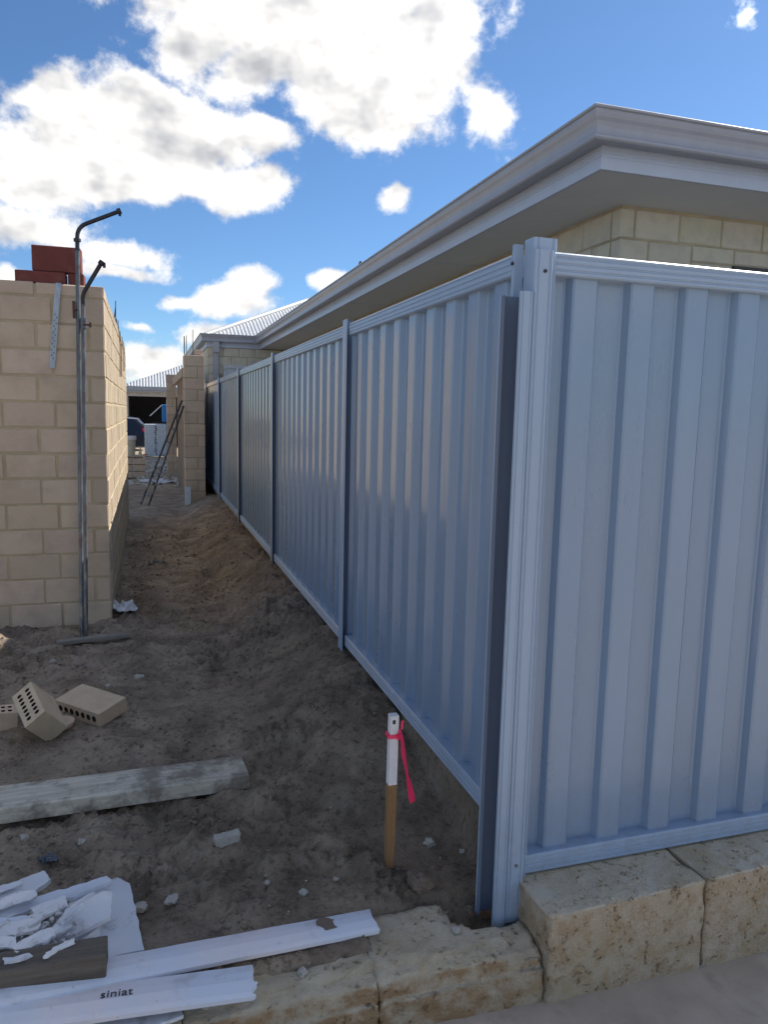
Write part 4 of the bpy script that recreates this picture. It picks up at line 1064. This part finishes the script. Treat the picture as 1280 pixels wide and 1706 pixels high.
# flat triangular plasterboard sheet
def slab(name, pix, z, th, m_, label, cat, tiltz=None, jag=.004, seed=0, group=None, n=10):
    P_ = [spot(x, y, z) for x, y in pix]
    if tiltz: P_ = [spot(x, y, z+t) for (x, y), t in zip(pix, tiltz)]
    c = sum(P_, Vector())/len(P_); ring = []
    for i in range(len(P_)):
        A1, B1 = P_[i], P_[(i+1) % len(P_)]; L = (B1-A1).length
        for k in range(n):
            t = k/n; q = A1.lerp(B1, t); dd = (B1-A1).normalized(); nn = Vector((-dd.y, dd.x, 0)); j = jag*noise.fractal(Vector((q.x*40+seed, q.y*40, seed)), .8, 2, 3)*(1 if k else .3)
            ring.append(q+nn*j)
    m2 = MB(); N = len(ring); m2.add([q-c for q in ring]+[q-c-Vector((0, 0, th)) for q in ring], [tuple(range(N)), tuple(range(2*N-1, N-1, -1))]+[(i, i+N, (i+1) % N+N, (i+1) % N) for i in range(N)])
    return tag(m2.build(name, m_, None, loc=c), label, cat, group)
slab('plasterboard_piece', [(120, 1485), (195, 1462), (216, 1472), (240, 1582), (150, 1600), (100, 1560)], -.040, .010, M_PLAST, 'flat dirty plasterboard sheet with straight right edge under the broken pieces', 'plasterboard', [0, 0, 0, 0, 0, 0], .004, 3)
GP = 'broken plaster pieces in the heap at lower left'
slab('broken_plaster', [(-40, 1502), (0, 1478), (72, 1450), (84, 1464), (52, 1490), (-40, 1532)], -.02, .014, M_PLAST, 'uppermost broken plaster piece with a soil covered middle', 'plaster', [0, .01, .012, .0, -.01, -.01], .006, 5, GP)
slab('broken_plaster', [(-30, 1528), (60, 1494), (178, 1459), (186, 1466), (130, 1490), (60, 1512), (-30, 1545)], -.015, .010, M_PAPER, 'long narrow plaster edge running up to the right across the heap', 'plaster', [0, 0, .008, .0, -.01, -.01, -.01], .006, 6, GP)
slab('broken_plaster', [(80, 1560), (110, 1515), (172, 1484), (186, 1486), (184, 1526), (80, 1578)], .018, .012, M_PLAST, 'large upright broken cornice piece in front of the flat sheet', 'plaster', [-.03, 0, .03, .02, -.01, -.04], .005, 7, GP)
slab('broken_plaster', [(50, 1512), (108, 1492), (114, 1510), (62, 1530)], .0, .016, M_CRUMB, 'small crumbled plaster block in the middle of the heap', 'plaster', [0, .01, .0, -.01], .008, 8, GP)
slab('broken_plaster', [(-40, 1535), (45, 1525), (70, 1545), (20, 1572), (-40, 1582)], .0, .014, M_PAPER, 'bluish white plaster slab at the left edge of the heap', 'plaster', [0, .012, .0, -.01, -.01], .006, 9, GP)
# crumbs of the heap
hp_ = MB(); rh = random.Random(21)
CR = [rock_mesh('c', M_CRUMB, 1, k, .7, 1) for k in range(5)]
for i in range(420):
    t = rh.random(); px = rh.uniform(-40, 130); py = rh.uniform(1540, 1600)-.25*max(0, px)
    q = spot(px, py, .0+rh.uniform(-.02, .012)); s_ = rh.choice((.0025, .003, .004, .005, .007, .010)); me_ = rh.choice(CR); Mx = Matrix.Rotation(rh.uniform(0, 6), 3, 'Z') @ Matrix.Rotation(rh.uniform(0, 6), 3, 'X')
    hp_.add([q+(Mx @ v_.co)*s_ for v_ in me_.vertices], [tuple(p_.vertices) for p_ in me_.polygons])
tag(hp_.build('plaster_crumbs', M_CRUMB), 'crumbled white plaster bits strewn through the heap', 'rubble', kind='stuff')
rs = random.Random(77)
SHARD = ['long thin plaster shard just below the soil covered top piece', 'plaster shard in the centre of the heap, under its top edge', 'broad plaster shard at the left, halfway down the heap', 'plaster shard leaning right of the crumbled block', 'topmost thin shard at the left edge of the photo',
         'long plaster shard just above the dark wet timber', 'thin plaster shard beside the large upright cornice piece', 'wide plaster shard cut by the left edge above the timber', 'narrow shard resting on the right end of the dark timber', 'plaster shard lying over the left part of the dark timber',
         'thin shard near the long narrow plaster edge at the top', 'small low shard on the flat plasterboard sheet']
for i, (px, py, L_, W_, a_, zz) in enumerate([(20, 1500, 95, 16, -20, .004), (70, 1522, 70, 13, -28, .012), (30, 1545, 80, 20, -12, .016), (95, 1548, 62, 14, -33, .02), (10, 1478, 60, 12, -16, .002), (60, 1565, 80, 15, -25, .026), (120, 1520, 55, 10, -38, .03), (-5, 1570, 70, 18, -8, .02), (100, 1578, 60, 9, -26, .034), (40, 1590, 70, 13, -15, .03), (140, 1500, 50, 9, -30, .012), (150, 1560, 44, 10, -40, -.03)]):
    c, s_ = math.cos(R(a_)), math.sin(R(a_)); q = []
    for u, v_ in ((-.5, -.5), (.2, -.55), (.5, -.3), (.42, .5), (-.1, .45), (-.5, .4)):
        u *= L_*rs.uniform(.85, 1.1); v_ *= W_*rs.uniform(.7, 1.3); q.append((px+u*c-v_*s_, py+u*s_+v_*c))
    slab('plaster_shard', q, zz, rs.choice((.003, .005, .007)), rs.choice((M_PLAST, M_CRUMB, M_CRUMB)), SHARD[i], 'plaster', [rs.uniform(-.012, .014) for _ in q], .006, 40+i, 'small plaster shards of the heap', 5)
# short broken timber chunk
p = spot(378, 1415, -.07)
put_m('broken_brick', bevelbox('broken_brick', .085, .035, .035, M_STONE, .003, 1, .005, .010, 30., seed=3, chip=.008), Matrix.Translation((p.x, p.y, gz(p.x, p.y)+.012)) @ Matrix.Rotation(R(6), 4, 'Z'), 'small broken grey-brown brick chunk in the middle of the sand', 'fragment')
# single stones that can be picked out
stones = [(232, 1126, .030, 'pale stone on the sand below the wall corner'), (230, 886, .042, 'pale angular stone beside the foot of the left wall'), (286, 1498, .020, 'white crumb of plaster right of the plaster heap'), (505, 1491, .013, 'small white chip in the sand above the upper strip'),
          (504, 1620, .013, 'small white chip in the damp sand below the upper strip'), (768, 1370, .014, 'pale chip in the dark sand under the fence near the corner'), (716, 1405, .018, 'grey stone half buried left of the corner post'), (770, 1418, .010, 'tiny white chip left of the corner post'),
          (180, 1373, .012, 'small pale pebble just below the long grey plank'), (345, 1664, .022, 'rounded stone under the broken end of the printed strip'), (180, 1138, .016, 'flat pale chip above the flat brick'), (40, 1393, .014, 'pale pebble at the left below the plank'), (136, 1402, .013, 'white pebble under the left part of the plank'),
          (232, 1508, .02, 'grey pebble at the right edge of the plaster sheet'), (445, 1468, .009, 'tiny white chip in the open sand'), (560, 1467, .008, 'white speck of plaster left of the stake'), (88, 1108, .018, 'pale chip left of the pole foot'), (700, 1470, .042, 'dark clod of soil in front of the stake')]
for k, (px, py, r, lb) in enumerate(stones):
    p = spot(px, py, -.08); zz = max(gz(p.x, p.y), -.105); p = spot(px, py, zz+.3*r)
    put_m('stone', rock_mesh('stone', M_CLOD if 'clod' in lb else M_STONE, r, k+1, .62, 4), Matrix.Translation((p.x, p.y, max(gz(p.x, p.y), -.105)+r*.25)) @ Matrix.Rotation(k*1.3, 4, 'Z'), lb, 'stone')
for k, (px, py, r_, lb) in enumerate([(1166, 1612, .022, 'small dry leaf lying on the driveway in front of the limestone'), (972, 1672, .014, 'tiny dark leaf bit on the driveway below the block joint')]):
    p = spot(px, py, -.31); q_ = [(-1, 0), (-.5, .28), (.1, .34), (.7, .18), (1, 0), (.6, -.2), (0, -.3), (-.6, -.22)]; m2 = MB()
    zz_ = drz(p.x, p.y)+.006
    m2.add([(x*r_, y*r_, .004*abs(x)) for x, y in q_]+[(x*r_, y*r_, .004*abs(x)-.0012) for x, y in q_], [tuple(range(8)), tuple(range(15, 7, -1))]+[(i, (i+1) % 8, 8+(i+1) % 8, 8+i) for i in range(8)])
    tag(m2.build('leaf', M_CLOD, None, (p.x, p.y, zz_), (0, 0, .9+k)), lb, 'leaf')
# torn paper by the wall corner, plastic in the soil
def crumple(name, px, py, w_, d_, h_, m_, label, cat, seed, rz=0):
    p = spot(px, py, -.08); zz = gz(p.x, p.y); n = 9; m2 = MB(); vv = []
    for j in range(n):
        for i in range(n):
            x = (i/(n-1)-.5)*w_; y = (j/(n-1)-.5)*d_; q = Vector((x*14+seed, y*14, seed)); ed = 1+.35*noise.noise(q*1.2)
            vv.append((x*ed, y*ed, h_*abs(noise.fractal(q*1.5, .8, 2, 3))+.004))
    m2.add(vv, [(j*n+i, j*n+i+1, (j+1)*n+i+1, (j+1)*n+i) for j in range(n-1) for i in range(n-1)])
    nb = len(vv); m2.add([(x, y, z-.003) for x, y, z in vv], [(j*n+i, (j+1)*n+i, (j+1)*n+i+1, j*n+i+1) for j in range(n-1) for i in range(n-1)])
    o = m2.build(name, m_, None, (p.x, p.y, zz+.004), (0, 0, rz)); return tag(o, label, cat)
crumple('torn_paper', 207, 1025, .17, .22, .05, M_PLAST, 'crumpled grey-white paper scraps at the foot of the wall corner', 'paper', 3, .3)
crumple('plastic_scrap', 262, 937, .15, .16, .035, M_PLASTB, 'dark blue-grey plastic scrap half buried in the passage', 'plastic', 5, .1)
crumple('plastic_scrap', 78, 1434, .05, .05, .02, M_PLASTB, 'thin dark torn strip above the plaster heap', 'plastic', 7, .4)
crumple('white_scrap', 265, 803, .5, .7, .08, M_PLAST, 'pale scraps in the dark rubble near the ladder foot', 'rubble', 9, .4)
# strewn pebbles, clods and chips too many to count
for nm, m_, cnt, lab, sizes, sd_ in (('soil_clods', M_CLOD, 3200, 'small crumbs and clods of dark soil strewn over the sand', (.002, .003, .003, .004, .005, .006, .009), 31), ('pale_chips', M_STONE, 300, 'tiny pale chips and grit scattered over the sand', (.0015, .002, .003, .004), 33)):
    rr = random.Random(sd_); mb = MB(); RK = [rock_mesh('r', m_, 1, k+2, .75, 1) for k in range(4)]
    n = 0
    while n < cnt:
        y = -.12+rr.random()**1.7*7.5; x = rr.uniform(-2.1 if y < 3.2 else -1.25, -.1 if y > .2 else -.45)
        if nm == 'soil_clods' and noise.noise(Vector((x*3, y*3, 4)))+.25*rr.random() < .12: continue
        if y < -.10: continue
        s_ = rr.choice(sizes)*(1+.10*y); z = hfun(x, y); n += 1
        Mx = Matrix.Rotation(rr.uniform(0, 6), 3, 'Z'); me_ = rr.choice(RK); c = Vector((x, y, z+s_*.2))
        mb.add([c+(Mx @ v_.co)*s_ for v_ in me_.vertices], [tuple(p_.vertices) for p_ in me_.polygons])
    tag(mb.build(nm, m_), lab, 'rubble', kind='stuff')
# rubble heaps in the far yard
mb = MB(); rr = random.Random(41); RK = [rock_mesh('r', M_STONE, 1, k+2, .75, 1) for k in range(4)]
for i in range(260):
    x = rr.uniform(-1.4, -.3); y = rr.uniform(12.5, 22); s_ = rr.choice((.02, .03, .05, .07)); me_ = rr.choice(RK); c = Vector((x, y, hfun(x, y)+s_*.2)); mb.add([c+v_.co*s_ for v_ in me_.vertices], [tuple(p_.vertices) for p_ in me_.polygons])
tag(mb.build('yard_rubble', M_STONE), 'pale broken rubble scattered over the sunlit yard', 'rubble', kind='stuff')
